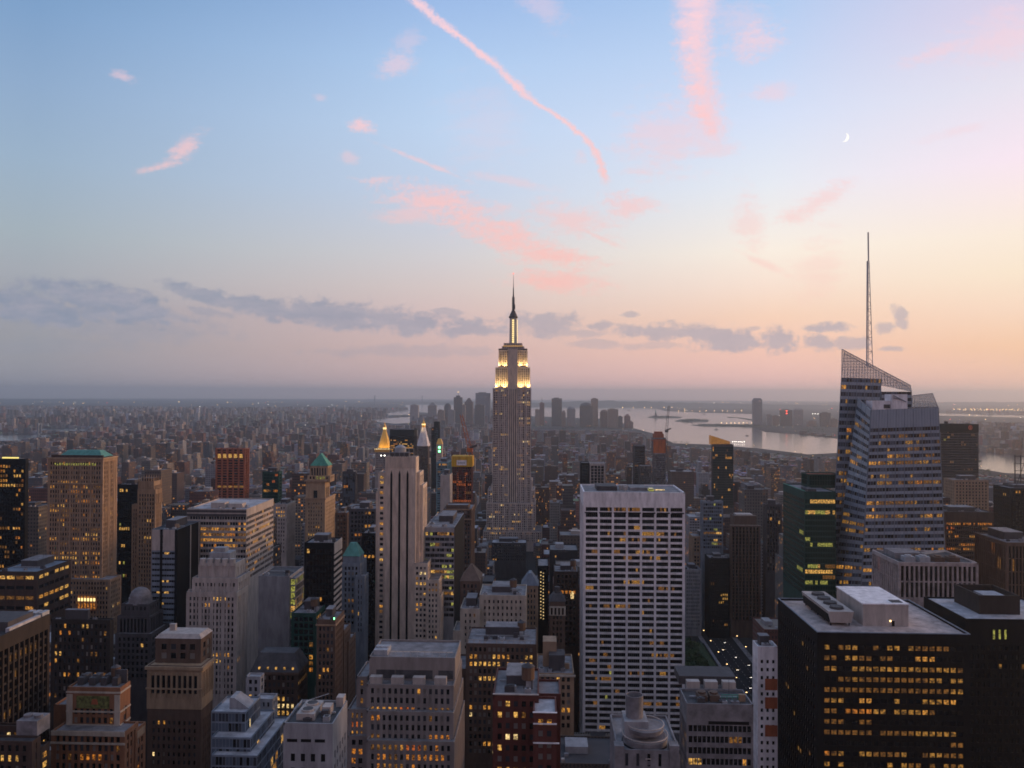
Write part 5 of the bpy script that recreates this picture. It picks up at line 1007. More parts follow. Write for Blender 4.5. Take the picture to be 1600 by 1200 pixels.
simple('stone_block', 'tan stepped stone block below the dark slab with emblem', 'tan stone block', 1491, 1545, 750, 1000, 800, 'tan', ST(lit=.02, bay=4, pier=2.2, darks='black'), dep=26)
simple('dark_block', 'dark block with two bright orange lit floors, right of the faceted glass tower', 'orange lit dark block', 1476, 1553, 800, 760, 870, 'cocoa', ST(bay=1.9, fl=3.9, pier=.5, span=1.7, lit=.30, kinds='orange', darks='black', blank=10), dep=30, roof='roofdark')
simple('grey_tower', 'stone tower with pale piers at the right photo edge, above black corner tower', 'pale piered right tower', 1572, 1640, 848, 560, 930, 'brown', ST(bay=2.4, fl=9, pier=.9, dp=.8, span=.8, lit=.08, kinds='amber', darks='black'), dep=40)
simple('dark_tower', 'dark tower at the right edge of the photo behind the pale piered right tower', 'dark right edge tower', 1579, 1650, 763, 800, 850, 'black', ST(lit=.05, darks='black'), dep=30, furn=0)
b = Bld('lattice_tower', 'steel lattice frame rising from a roof at the right edge of the photo', 'tower', 'steel lattice frame', 'dusk'); YT = 810
X0, X1, Y0, Y1, z = b.tier(1585, 1640, 758, YT, dep=20, st=None); m = MB()
for k in range(4):
    for j in range(2): q = pt(1586+k*9, 756, YT+2+j*10); m.bar(q, (q.x, q.y, pt(0,701,YT).z), .5)
for k in range(6): zq = pt(0, 756-k*10.8, YT).z; m.bar((pt(1586,730,YT).x, YT+2, zq), (pt(1613,730,YT).x, YT+2, zq), .4); m.bar((pt(1586+k*4,730,YT).x, YT+2, zq), (pt(1590+k*4,730,YT).x, YT+2, zq+7), .3)
b.part('lattice_frame', m, 'dusk'); b.part('aerial', MB().bar(pt(1597,701,YT+4), pt(1597,684,YT+4), .3), 'dusk'); b.finish(0)
# ================================================================== ground, water, hills
def vcol_mat(name, rough=.8):
    m, t, b = newmat(name); return m, t, b
m, t, b_ = newmat('ground'); g = t.nodes.new('ShaderNodeNewGeometry'); n = t.nodes.new('ShaderNodeTexNoise'); n.inputs['Scale'].default_value = .004; n.inputs['Detail'].default_value = 8
t.links.new(g.outputs['Position'], n.inputs['Vector']); cr = t.nodes.new('ShaderNodeValToRGB'); cr.color_ramp.elements[0].position = .35; cr.color_ramp.elements[1].position = .7
cr.color_ramp.elements[0].color = (.030,.034,.036,1); cr.color_ramp.elements[1].color = (.075,.068,.066,1); t.links.new(n.outputs[0], cr.inputs[0]); t.links.new(cr.outputs[0], b_.inputs['Base Color']); b_.inputs['Roughness'].default_value = .9; b_.inputs['Specular IOR Level'].default_value = .1
GROUND = m
mb = MB(); k = 64; mb.v.append((0, 0, 0)); mb.v += [(37000*math.cos(2*math.pi*i/k), 37000*math.sin(2*math.pi*i/k), 0) for i in range(k)]
for i in range(k): mb.f.append((0, 1+i, 1+(i+1) % k)); mb.m.append(0)
tag(mb.build('ground', GROUND), kind='structure')
m, t, b_ = newmat('water'); b_.inputs['Base Color'].default_value = (.03,.045,.06,1); b_.inputs['Roughness'].default_value = .14; b_.inputs['Specular IOR Level'].default_value = .5
n = t.nodes.new('ShaderNodeTexNoise'); n.inputs['Scale'].default_value = .02; n.inputs['Detail'].default_value = 4; g = t.nodes.new('ShaderNodeNewGeometry'); t.links.new(g.outputs['Position'], n.inputs['Vector'])
bp = t.nodes.new('ShaderNodeBump'); bp.inputs['Strength'].default_value = .12; bp.inputs['Distance'].default_value = 2; t.links.new(n.outputs[0], bp.inputs['Height']); t.links.new(bp.outputs[0], b_.inputs['Normal'])
WATER = m
WPOLY = [('river', [(-60,676),(76,677.5),(80,682),(40,686),(28,690.5),(-60,692)]), ('river', [(62,669),(136,669.5),(136,674),(95,674.5),(62,673)]),
 ('bay', [(584,655),(612,653),(641,651.5),(640,661),(618,662),(586,659)]), ('bay', [(606,645),(640,640),(640,648),(606,649)]), ('bay', [(632,633),(690,629),(715,632),(715,648),(640,643)]),
 ('harbour', [(826,634.5),(985,637.0),(1025,638.5),(1040,642.5),(1100,645),(1177,647),(1178,668),(1195,675),(1250,679),(1312,686),(1312,707.5),(1262,710),(1235,706.5),(1180,700),(1110,694.5),(1052,692.5),(1020,677),(990,669),(960,655),(826,650)]),
 ('river', [(1522,704.5),(1560,709),(1660,714),(1660,743),(1570,739),(1522,731)]), ('bay', [(1440,645.5),(1560,648),(1660,650),(1660,654),(1540,651),(1440,648.5)])]
for nm, pl in WPOLY:
    mb = MB(); mb.face([gp(x, y, .4) for x, y in reversed(pl)]); tag(mb.build(nm, WATER), kind='structure')
WX = [np.array([(gp(x, y).x, gp(x, y).y) for x, y in pl]) for _, pl in WPOLY]
def in_water(x, y):
    for pl in WX:
        c = False; j = len(pl) - 1
        for i in range(len(pl)):
            if (pl[i][1] > y) != (pl[j][1] > y) and x < (pl[j][0]-pl[i][0])*(y-pl[i][1])/(pl[j][1]-pl[i][1]) + pl[i][0]: c = not c
            j = i
        if c: return True
    return False
# hills on the horizon
HILLM = mat('hill_woods', (.035,.05,.035), var=.3, scale=.002, streak=False)
def ridge(name, x0, x1, Y, ybase, prof):
    mb = MB(); N = 60; rng = random.Random(x0)
    for i in range(N+1):
        f_ = i/N; x = x0 + (x1-x0)*f_; h = np.interp(f_, [p for p, _ in prof], [q for _, q in prof]) * (1 + .12*rng.uniform(-1, 1)); a = pt(x, 640, Y)
        for dy, hh in ((-900, 0), (-500, .45), (0, 1), (900, .9), (2500, 0)): mb.v.append((a.x*(1+dy/Y), Y+dy, h*hh - (.5 if hh == 0 else 0)))
    for i in range(N):
        for j in range(4): q = i*5+j; mb.f.append((q, q+5, q+6, q+1)); mb.m.append(0)
    o = mb.build(name, HILLM); tag(o, kind='structure')
    for p in o.data.polygons: p.use_smooth = True
ridge('hills', 822, 1330, 16500, 637, [(0,60),(.12,105),(.25,120),(.4,105),(.55,85),(.75,60),(1,40)])
ridge('hills', 645, 780, 19000, 630, [(0,15),(.3,60),(.7,75),(1,40)]); ridge('hills', 1330, 1700, 24000, 632, [(0,40),(.3,60),(.6,90),(1,100)]); ridge('hills', -100, 300, 21000, 630, [(0,40),(.5,55),(1,10)])
def land(name, pl, z=2.5):
    mb = MB(); top = [gp(x, y, z) for x, y in reversed(pl)]; mb.face(top)
    for i in range(len(top)): a, c = top[i], top[(i+1) % len(top)]; mb.face([(a.x,a.y,0),(c.x,c.y,0),(c.x,c.y,z),(a.x,a.y,z)])
    o = mb.build(name, HILLM); tag(o, kind='structure'); return top
ISL = [land('island', [(1012,652.2),(1030,653.6),(1064,653.0),(1066,651.5),(1045,650.2),(1020,650.6)]), land('island', [(1054,658),(1070,659.6),(1106,659.2),(1107,656.5),(1085,654.6),(1062,655.2)]),
 land('pier', [(1080,663.8),(1100,666),(1178,667.2),(1200,666),(1178,663.3),(1120,662.6)]), land('pier', [(1135,652.2),(1150,652.6),(1178,657.5),(1178,655.5),(1160,652.8),(1140,651.2)])]
def polyc(top): return sum((Vector((p.x, p.y, 0)) for p in top), Vector()) / len(top)

# ================================================================== city walls: colour per face, windows from the wall's own pattern
m, t, b_ = newmat('city_wall'); N_ = t.nodes; L_ = t.links.new
def mm_(op, *a):
    n = N_.new('ShaderNodeMath'); n.operation = op
    for i, q in enumerate(a):
        if hasattr(q, 'default_value') or hasattr(q, 'links'): L_(q, n.inputs[i])
        else: n.inputs[i].default_value = q
    return n.outputs[0]
g = N_.new('ShaderNodeNewGeometry'); sx = N_.new('ShaderNodeSeparateXYZ'); L_(g.outputs['Position'], sx.inputs[0]); sn = N_.new('ShaderNodeSeparateXYZ'); L_(g.outputs['True Normal'], sn.inputs[0])
uu = mm_('SUBTRACT', mm_('MULTIPLY', sx.outputs[0], sn.outputs[1]), mm_('MULTIPLY', sx.outputs[1], sn.outputs[0]))
sty = N_.new('ShaderNodeAttribute'); sty.attribute_name = 'sty'; ss = N_.new('ShaderNodeSeparateColor'); L_(sty.outputs['Color'], ss.inputs[0])
col = N_.new('ShaderNodeAttribute'); col.attribute_name = 'col'
bay = mm_('MULTIPLY_ADD', ss.outputs[0], 4.0, 1.6); cu = mm_('DIVIDE', uu, bay); cv = mm_('DIVIDE', sx.outputs[2], 3.6)
fu, fv = mm_('FRACT', cu), mm_('FRACT', cv)
wu = mm_('LESS_THAN', mm_('ABSOLUTE', mm_('SUBTRACT', fu, .5)), mm_('MULTIPLY_ADD', ss.outputs[2], .22, .2)); wv = mm_('LESS_THAN', mm_('ABSOLUTE', mm_('SUBTRACT', fv, .5)), .26)
side = mm_('LESS_THAN', mm_('ABSOLUTE', sn.outputs[2]), .5); win = mm_('MULTIPLY', mm_('MULTIPLY', wu, wv), side)
cell = N_.new('ShaderNodeCombineXYZ'); L_(mm_('FLOOR', cu), cell.inputs[0]); L_(mm_('FLOOR', cv), cell.inputs[1]); L_(mm_('FLOOR', mm_('MULTIPLY', ss.outputs[0], 97)), cell.inputs[2])
wn = N_.new('ShaderNodeTexWhiteNoise'); L_(cell.outputs[0], wn.inputs['Vector']); lit = mm_('MULTIPLY', mm_('LESS_THAN', wn.outputs['Value'], mm_('MULTIPLY', ss.outputs[1], .5)), win)
dirt = N_.new('ShaderNodeTexNoise'); dirt.inputs['Scale'].default_value = .15; dirt.inputs['Detail'].default_value = 4; L_(g.outputs['Position'], dirt.inputs['Vector'])
dv = N_.new('ShaderNodeVectorMath'); dv.operation = 'SCALE'; L_(col.outputs['Color'], dv.inputs[0]); L_(mm_('MULTIPLY_ADD', dirt.outputs[0], .8, .6), dv.inputs['Scale'])
mx = N_.new('ShaderNodeMix'); mx.data_type = 'RGBA'; L_(mm_('MULTIPLY', win, .85), mx.inputs[0]); L_(dv.outputs[0], mx.inputs[6]); mx.inputs[7].default_value = (.02,.022,.03,1); L_(mx.outputs[2], b_.inputs['Base Color'])
L_(mm_('MULTIPLY_ADD', win, -.5, .8), b_.inputs['Roughness']); b_.inputs['Specular IOR Level'].default_value = .35
mc = N_.new('ShaderNodeMix'); mc.data_type = 'RGBA'; sc_ = N_.new('ShaderNodeSeparateColor'); L_(wn.outputs['Color'], sc_.inputs[0]); L_(sc_.outputs[1], mc.inputs[0]); mc.inputs[6].default_value = (1,.27,.035,1); mc.inputs[7].default_value = (1,.52,.14,1); L_(mc.outputs[2], b_.inputs['Emission Color'])
L_(mm_('MULTIPLY', lit, mm_('MULTIPLY_ADD', sc_.outputs[2], .6, .08)), b_.inputs['Emission Strength']); m.cycles.emission_sampling = 'NONE'
CITY = m
class CB(MB):                          # an MB that also remembers colour and window style per face
    def __init__(s): super().__init__(); s.c = []; s.s = []
    def paint(s, col, sty):
        while len(s.c) < len(s.f): s.c.append(col); s.s.append(sty)
    def build(s, name, parent=None, loc=None, mtl=None):
        o = super().build(name, mtl or CITY, parent, loc)
        for an, arr in (('col', s.c), ('sty', s.s)):
            a = o.data.color_attributes.new(an, 'FLOAT_COLOR', 'CORNER'); ln = np.array([len(f) for f in s.f]); A = np.repeat(np.array(arr, dtype=np.float32), ln, axis=0)
            a.data.foreach_set('color', np.concatenate([A, np.ones((len(A), 1), np.float32)], 1).ravel())
        return o
WALLC = dict(grey=(.30,.30,.31), tan=(.34,.25,.19), brown=(.20,.13,.10), red=(.27,.12,.09), cream=(.46,.41,.35), dark=(.09,.085,.09), pale=(.52,.50,.49), buff=(.40,.31,.23), blue=(.22,.25,.30))
ROOFC = dict(pale=(.46,.46,.48), grey=(.24,.24,.25), dark=(.085,.08,.085), tan=(.30,.26,.23))

# ------------------------------------------------------------------ the towers at the island's tip, far behind
FARL = [(641,653.5,633,6200,'pale',0,'pale slab tower with flat roof'),(668.5,682,629,6700,'grey',1,'stepped grey tower with pointed top'),(694,704,630,6500,'dark',2,'dark narrow tower with domed cap'),(684,694,641,6000,'tan',0,'low tan tower left of the narrow domed one'),
 (709,722,618,6400,'dark',3,'dark tower with a lit spire on top'),(722,727,633,6100,'tan',0,'thin tan slab squeezed beside the lit spire tower'),(726,739,622,6500,'brown',1,'brown tower with pyramidal crown'),(743,766,614,6300,'blue',0,'broad blue glass tower tallest of its cluster'),(742,757,633,5900,'dark',0,'dark slab in front of the broad blue glass tower'),(700,710,641,5900,'grey',0,'grey block below the narrow domed tower'),
 (836,843,640,6200,'tan',0,'small tan tower just right of the central spire'),(843,850.5,629.5,6400,'red',4,'reddish tower topped by a crane'),(862,878,622.5,6300,'dark',0,'tall dark flat topped tower'),(878,884,641,6100,'brown',2,'short brown tower right of the dark flat topped one'),(886,899,635,6200,'grey',2,'grey tower with a rounded dome roof'),
 (906,926,629,6200,'dark',2,'wide dark tower with a domed roof'),(924,934.5,623,6300,'tan',0,'tan slab tower rising behind wide domed tower'),(938,951,640,6100,'brown',2,'brown tower with shouldered roof'),(950,966,639.5,6000,'tan',0,'wide tan tower near the water'),(966,973,651,5900,'dark',0,'low dark block beside wide tan tower'),(976,985,647,6000,'red',1,'reddish stepped tower at the water edge'),(983,989.5,659,5900,'brown',0,'low brown block last before the harbour')]
for i, (x0, x1, yt, Y, c, top, lab) in enumerate(FARL):
    a, q = pt(x0, yt, Y), pt(x1, yt, Y); z = a.z; w = q.x - a.x; mb = CB(); cx = (a.x+q.x)/2; zz = z*(.86 if top in (1, 2) else .94 if top == 3 else 1)
    mb.box(a.x, q.x, Y, Y+45, 0, zz); mb.paint(WALLC[c], (.4, .12, .6)); o = empty('far_tower', (cx, Y, 0)); tag(o, lab + ', on the far skyline', 'tower', 'towers of the far skyline')
    mb.build('wall', o, (cx, Y, 0)); r = CB()
    if top == 1: r.frus(a.x+w*.1, q.x-w*.1, Y+4, Y+40, zz+.01, cx-w*.12, cx+w*.12, Y+18, Y+26, z)
    elif top == 2:
        for k in range(4): r.cyl(cx, Y+22, zz+.01+(z-zz)*math.sin(k*math.pi/8), zz+(z-zz)*math.sin((k+1)*math.pi/8), w*.48*math.cos(k*math.pi/8), w*.48*math.cos((k+1)*math.pi/8)+.1, 14)
    elif top == 3: r.box(a.x+w*.25, q.x-w*.25, Y+10, Y+34, zz+.01, z).cyl(cx, Y+22, z, z+26, 2.4, .8, 6)
    else: r.box(a.x+w*.2, q.x-w*.3, Y+8, Y+30, zz+.01, zz+6)
    r.paint(WALLC[c], (.4, .0, .6)); r.build('roof', o, (cx, Y, 0))
    if top == 3: MB().cyl(cx, Y+22, z+26, z+31, 2.6).build('beacon', GLOW['lamp'], o, (cx, Y, 0))
    if top == 4: MB().bar((cx, Y+20, zz+6), (cx-2, Y+20, zz+44), 1.1).bar((cx-2, Y+20, zz+40), (cx+6, Y+20, zz+14), .8).build('crane_mast', MAT['dusk'], o, (cx, Y, 0))
# across the harbour
NJ = [(1177,1191,622,6500,'blue','tall blue grey tower with a rounded top, alone across the harbour'),(1199,1206,648,6700,'grey','low grey block across harbour right of the tall rounded tower'),(1208,1218,650,6600,'tan','low tan block across harbour'),(1220,1238,640.5,6600,'dark','dark block with two red lights across harbour'),(1241,1255,638.5,6700,'grey','grey block with rounded roof across harbour'),(1262,1276,658,6500,'tan','low wide tan block across harbour'),(1283,1298,645,6500,'dark','dark slab across harbour nearest the faceted glass tower'),(1299,1309,655,6400,'brown','low brown block at left edge of the faceted glass tower')]
for i, (x0, x1, yt, Y, c, lab) in enumerate(NJ):
    a, q = pt(x0, yt, Y), pt(x1, yt, Y); cx = (a.x+q.x)/2; w = q.x-a.x; o = empty('far_tower', (cx, Y, 0)); tag(o, lab, 'tower', 'towers across the harbour'); mb = CB()
    zt = a.z; mb.box(a.x, q.x, Y, Y+40, 0, zt*(.93 if i in (0, 4) else 1)); mb.paint(WALLC[c], (.4, .15, .6)); mb.build('wall', o, (cx, Y, 0)); r = CB()
    if i in (0, 4): r.frus(a.x+.5, q.x-.5, Y+1, Y+39, zt*.93+.01, a.x+w*.14, q.x-w*.14, Y+8, Y+32, zt)
    else: r.box(a.x+w*.2, q.x-w*.3, Y+6, Y+30, zt+.01, zt+6)
    r.paint(WALLC[c], (.4, 0, .6)); r.build('roof', o, (cx, Y, 0))
    if i == 0: p_ = pt(1187, 626.5, Y); MB().box(p_.x-10, p_.x+10, Y-.6, Y-.1, p_.z-9, p_.z+9).build('logo_panel', MAT['pale'], o, (cx, Y, 0))
    if i == 3:
        for yy in (642, 646): p_ = pt(1229, yy, Y); MB().box(p_.x-5, p_.x+5, Y-1.5, Y-.1, p_.z-4, p_.z+4).build('red_light', GLOW['redlamp'], o, (cx, Y, 0))

# statue on its island
p = gp(1024.5, 651.8, 2.5); o = empty('statue', p); tag(o, 'tiny distant statue on a pedestal standing on the harbour island', 'statue')
MB().frus(p.x-34, p.x+34, p.y-34, p.y+34, 2.5, p.x-30, p.x+30, p.y-30, p.y+30, 20).frus(p.x-13, p.x+13, p.y-13, p.y+13, 20.01, p.x-8.5, p.x+8.5, p.y-8.5, p.y+8.5, 47).build('pedestal', MAT['dusk'], o, p)
MB().cyl(p.x, p.y, 47.01, 76, 7, 4.2, 10).cyl(p.x, p.y, 76, 82, 3.0, 2.4, 8).bar((p.x-4, p.y, 72), (p.x-7, p.y, 91), 1.7).cyl(p.x-7, p.y, 91, 95, 2.0, 1.2, 6).build('figure', MAT['teal'], o, p)
# boats
for i, (x, y, ln, lab) in enumerate([(1119,671.5,30,'dark barge in the harbour below the long pier'),(1167,681,22,'small dark tug left of the faceted glass tower, low in the harbour'),(982,641.5,60,'long pale ship far out in harbour, left of the island with the statue'),(1081,661.2,30,'pale ferry beside the second harbour island'),(1100,647.5,45,'distant ship at far harbour shore')]):
    p = gp(x, y, .5); o = empty('boat', p); tag(o, lab, 'boat', 'boats on the harbour'); w = ln*.16
    MB().frus(p.x-ln*.46, p.x+ln*.44, p.y-w*.7, p.y+w*.7, .3, p.x-ln*.5, p.x+ln*.5, p.y-w, p.y+w, ln*.12).build('hull', MAT['dusk' if i < 2 else 'pale'], o, p); MB().box(p.x-ln*.1, p.x+ln*.25, p.y-w*.6, p.y+w*.6, ln*.12+.05, ln*.28).build('cabin', MAT['pale'], o, p)

# bridges
def sbridge(label, t1, t2, e1, e2, h, deck, tw, lampn, both=True):
    (ax, ay), (bx, by) = t1, t2; o = empty('suspension_bridge', ((ax+bx)/2, (ay+by)/2, 0)); tag(o, label, 'bridge'); L0 = o.location
    for (x, y) in (t1, t2):
        mb = MB()
        for s_ in (-1, 1): mb.frus(x-tw*.6, x+tw*.6, y+s_*tw*1.6-tw*.6, y+s_*tw*1.6+tw*.6, 0, x-tw*.45, x+tw*.45, y+s_*tw*1.6-tw*.45, y+s_*tw*1.6+tw*.45, h)
        mb.box(x-tw*.4, x+tw*.4, y-tw*1.6, y+tw*1.6, h-tw, h-.1).box(x-tw*.4, x+tw*.4, y-tw*1.6, y+tw*1.6, deck-tw, deck+tw*.5); mb.build('bridge_tower', MAT['bluegrey'], o, L0)
    d = MB(); P = [Vector((*e1, deck*.55)), Vector((*t1, deck)), Vector((*t2, deck)), Vector((*e2, deck*.55))]
    for a, c in zip(P, P[1:]): d.bar(a, c, max(2.2, tw*.35))
    d.build('deck', MAT['dusk'], o, L0); cb, lm = MB(), MB(); pts = []
    for a, c, za, zc, sag in ((Vector(e1), Vector(t1), deck*.55, h, .12), (Vector(t1), Vector(t2), h, h, .9), (Vector(t2), Vector(e2), h, deck*.55, .12)):
        for k in range(17): f_ = k/16; pts.append((*(a*(1-f_)+c*f_), za*(1-f_)+zc*f_ - sag*(h-deck-4)*4*f_*(1-f_)*(1 if sag > .5 else 1)))
    for a, c in zip(pts, pts[1:]):
        if (Vector(a)-Vector(c)).length > .1: cb.bar(a, c, max(.7, tw*.1))
    cb.build('cable', MAT['bluegrey'], o, L0)
    for i in range(1, len(pts)-1, lampn):
        x, y, z = pts[i]; lm.box(x-1.0, x+1.0, y-1.0, y+1.0, z+.5, z+2.5)
    q = lm.build('cable_lamp', emit('cable_lamp_'+str(len(pts)+lampn), (.8,1,.75), 1.0, False), o, L0); q['kind'] = 'stuff'
def xy(px, Y): p = pt(px, 640, Y); return (p.x, p.y)
sbridge('suspension bridge with strings of lights on its cables, far left beyond the city blocks', xy(383, 5200), xy(439, 5500), xy(350, 5020), xy(500, 5760), 122, 46, 7, 1)
sbridge('dim river bridge with one dark tower over the water at far left', xy(62, 3900), xy(-60, 3700), xy(136, 4100), xy(-120, 3600), 95, 40, 7, 6)
sbridge('very distant suspension bridge with two slim towers on the horizon left of the central spire', xy(585.5, 16500), xy(659.5, 17300), xy(552, 16000), xy(690, 17700), 215, 70, 11, 9)
# power station chimneys
for x, y, H_, lab in ((126,661,80,'left one of the twin pale chimneys beyond the river at left'),(130.5,661,80,'right one of the twin pale chimneys beyond the river at left'),(211,662,92,'lone pale chimney right of the twin chimneys beyond river')):
    p = gp(x, y); o = empty('chimney', p); tag(o, lab, 'chimney'); MB().cyl(p.x, p.y, 0, H_, 7, 5, 12).build('shaft', MAT['pale'], o, p); MB().cyl(p.x, p.y, H_+.01, H_+3, 5.4, 5.4, 12).build('rim', MAT['grey'], o, p)

# ================================================================== the park, its trees, avenue traffic
LEAF = []
for i, c in enumerate(((.045,.085,.03), (.06,.10,.035), (.035,.07,.03))): LEAF.append(mat('leaves', c, var=.4, scale=.15, streak=False))
def crown_mesh(seed, r, h, z0, n=420):
    rng = random.Random(seed); mb = MB(); cl = [(rng.uniform(-.55, .55)*r, rng.uniform(-.55, .55)*r, rng.uniform(.2, .8)*h, rng.uniform(.35, .6)*r) for _ in range(9)]
    for k in range(n):
        cx, cy, cz, cr = rng.choice(cl); d = Vector((rng.gauss(0, 1), rng.gauss(0, 1), rng.gauss(0, 1))).normalized()*cr*rng.uniform(.6, 1.05); p = Vector((cx, cy, z0+cz)) + d
        a = Vector((rng.gauss(0, 1), rng.gauss(0, 1), rng.gauss(0, .6))).normalized(); c = a.cross(d).normalized(); s_ = rng.uniform(.35, .75); mb.face([p-a*s_-c*s_*.6, p+a*s_-c*s_*.6, p+a*s_*.7+c*s_, p-a*s_*.8+c*s_*.8])
    return mb
CROWN = []
for i in range(3): o = crown_mesh(i, 5.5, 8, 5).build('crown', LEAF[i]); CROWN.append(o.data); bpy.data.objects.remove(o)
tm = MB().cyl(0, 0, 0, 6, .45, .3, 7); tm.bar((0,0,5), (2.2,.8,9), .18).bar((0,0,5.2), (-1.9,-1,9.4), .18).bar((0,0,5.6), (.3,-2,9.8), .15); o = tm.build('trunk', MAT['wood']); TRUNK = o.data; bpy.data.objects.remove(o)
rng = random.Random(5); k = 0
for iy in range(9):
    for ix in range(10):
        x, y = 66 + ix*9.0 + rng.uniform(-2.5, 2.5), 668 + iy*15 + rng.uniform(-4, 4)
        if x > 158: continue
        s_ = rng.uniform(.8, 1.25); o = empty('park_tree', (x, y, 0)); o.scale = (s_,)*3; o.rotation_euler.z = rng.uniform(0, 6); tag(o, 'dark leafy tree in the small park beside the lower right corner of white gridded slab', 'tree', 'trees in the park')
        for nm, me in (('trunk', TRUNK), ('crown', CROWN[(ix+iy) % 3])): c = bpy.data.objects.new(nm, me); C.objects.link(c); c.parent = o
mb = MB(); mb.box(60, 165, 655, 812, -.3, .15); tag(mb.build('park_lawn', mat('lawn', (.035,.06,.025), var=.3, streak=False)), kind='structure')
mb = MB(); mb.box(168, 198, 40, 3000, -.2, .02); tag(mb.build('avenue', mat('asphalt', (.035,.035,.038), rough=.95, spec=.05)), kind='structure')
mb = MB()
for q in range(3):
    for j in range(60): mb.box(176+q*7, 176.25+q*7, 560+j*8, 563.5+j*8, .024, .03)
tag(mb.build('lane_marking', MAT['pale']), kind='structure')
mb = MB(); mb.box(163.5, 167.9, 560, 1200, -.2, .15).box(198.1, 203, 560, 1200, -.2, .15); tag(mb.build('pavement', MAT['roofgrey']), kind='structure')
def car_parts(colr):
    body = MB().frus(-.9, .9, -2.2, 2.2, .35, -.86, .86, -2.1, 2.1, .95); cab = MB().frus(-.8, .8, -1.1, 1.5, .955, -.62, .62, -.6, 1.1, 1.45); wh = MB()
    for sx_ in (-1, 1):
        for yy in (-1.35, 1.35): wh.box(sx_*.82-.1, sx_*.82+.1, yy-.32, yy+.32, .0, .64)
    hd = MB().box(-.75, -.4, -2.28, -2.15, .6, .8); hd2 = MB().box(.4, .75, -2.28, -2.15, .6, .8)
    return [('body', body, MAT[colr]), ('cabin', cab, GL['dark']), ('wheel', wh, MAT['black'])], [hd, hd2]
rng = random.Random(9); CM = {}
for kind_, cl in (('yellow taxi', 'yellow'), ('dark car', 'black'), ('pale car', 'pale')):
    ps, hs = car_parts(cl); CM[kind_] = [(n_, mb_.build(n_, m_)) for n_, mb_, m_ in ps] + [('headlight', h_.build('headlight', GLOW['white'])) for h_ in hs]
    for _, o in CM[kind_]: C.objects.unlink(o)
tl = MB().box(-.8, .8, 2.15, 2.26, .6, .8).build('tail_light', GLOW['redlamp']); C.objects.unlink(tl)
cars = [(179.5, 655), (186.5, 668), (179.5, 690), (193, 702), (186.5, 716), (179.5, 735), (193, 748), (186.5, 770), (179.5, 792), (186.5, 815), (193, 836), (179.5, 860)]
for i, (x, y) in enumerate(cars):
    kd = ('yellow taxi', 'dark car', 'pale car', 'yellow taxi', 'dark car')[i % 5]; o = empty('car', (x, y, .02)); tag(o, kd + ' with lights on in the avenue traffic beside the park trees', 'car', kd + 's driving up the avenue')
    for nm, src in CM[kd] + [('tail_light', tl)]: c = bpy.data.objects.new(nm, src.data); C.objects.link(c); c.parent = o
    o.rotation_euler.z = 0
pole = MB().cyl(0, 0, 0, 8, .12, .08, 6).bar((0, 0, 8), (1.6, 0, 8.4), .08).build('pole', MAT['dusk']); head = MB().box(1.1, 2.1, -.3, .3, 8.2, 8.45).build('lamp_head', GLOW['lamp'])
C.objects.unlink(pole); C.objects.unlink(head)
for i in range(14):
    o = empty('street_lamp', (166.5 if i % 2 else 199.5, 640 + i*17, .1)); o.rotation_euler.z = 0 if i % 2 else math.pi; tag(o, 'lit street lamp on the kerb of the avenue beside the park trees', 'street lamp', 'street lamps along the avenue')
    for nm, src in (('pole', pole), ('lamp_head', head)): c = bpy.data.objects.new(nm, src.data); C.objects.link(c); c.parent = o

# ================================================================== the rest of the city
rng = random.Random(21)
AVE = [-3600,-3300,-3000,-2700,-2400,-2100,-1850,-1600,-1360,-1120,-900,-680,-530,-400,-265,-125,183,460,740,1020,1300,1580,1860,2150,2450,2750,3050]
lots = []
WCAP = []
for _, pl in WPOLY:
    for cx_ in range(int(max(-20, min(p[0] for p in pl))), int(min(1620, max(p[0] for p in pl))), 6):
        ys = [p[1] + (q[1]-p[1])*(cx_-p[0])/(q[0]-p[0]) for p, q in zip(pl, pl[1:] + pl[:1]) if (p[0] > cx_) != (q[0] > cx_)]
        if ys: WCAP.append((cx_-3, cx_+3, max(ys), gp(cx_, max(ys)).y))
WCAP.append((1064, 1158, 1064, 820)); WCAP = np.array(WCAP)
def env_cap(x0, x1, Y):                                     # highest pixel row a filler may reach without hiding a landmark
    y = 0.
    for hx0, hx1, yb, hY, yt, _ in HERO:
        if hY > Y and hx1 > x0 - 1 and hx0 < x1 + 1: y = max(y, yb)
    k = (WCAP[:, 3] > Y + np.where(WCAP[:, 3] < 900, 160, -150)) & (WCAP[:, 1] > x0) & (WCAP[:, 0] < x1)
    return max(y, float(WCAP[k, 2].max())) if k.any() else y
def add_lot(X0, X1, Y0, Y1, h, far):
    cx = (X0+X1)/2
    x0, ya = proj((X0, Y0, h)); x1, yb_ = proj((X1, Y0, h))
    if x1 < -30 or x0 > 1630 or ya > 1230: return
    if any(X0 < d[1]+1 and X1 > d[0]-1 and Y0 < d[3]+1 and Y1 > d[2]-1 for d in FOOT): return
    if X1 > 58 and X0 < 205 and Y1 > 640 and Y0 < 815: return
    if in_water(cx, Y0) or in_water(X0, Y1) or in_water(X1, Y0): return
    cap = max(env_cap(x0, x1, Y0), 690 if Y0 < 1100 else 668 if Y0 < 2200 else 650 if Y0 < 4500 else 634)
    if 768 < x0 < 1060 and Y0 > 1500: cap = max(cap, 668 + 30*max(0, (3500-Y0)/2000))
    if cap > 1190: return
    hmax = CAMZ - (cap + 3 - (EYE - 3.5*(800-cx)/800*0)) / F * Y0
    if h > hmax: h = hmax * rng.uniform(.75, 1)
    if h < 9: return
    lots.append((X0, X1, Y0, Y1, h))
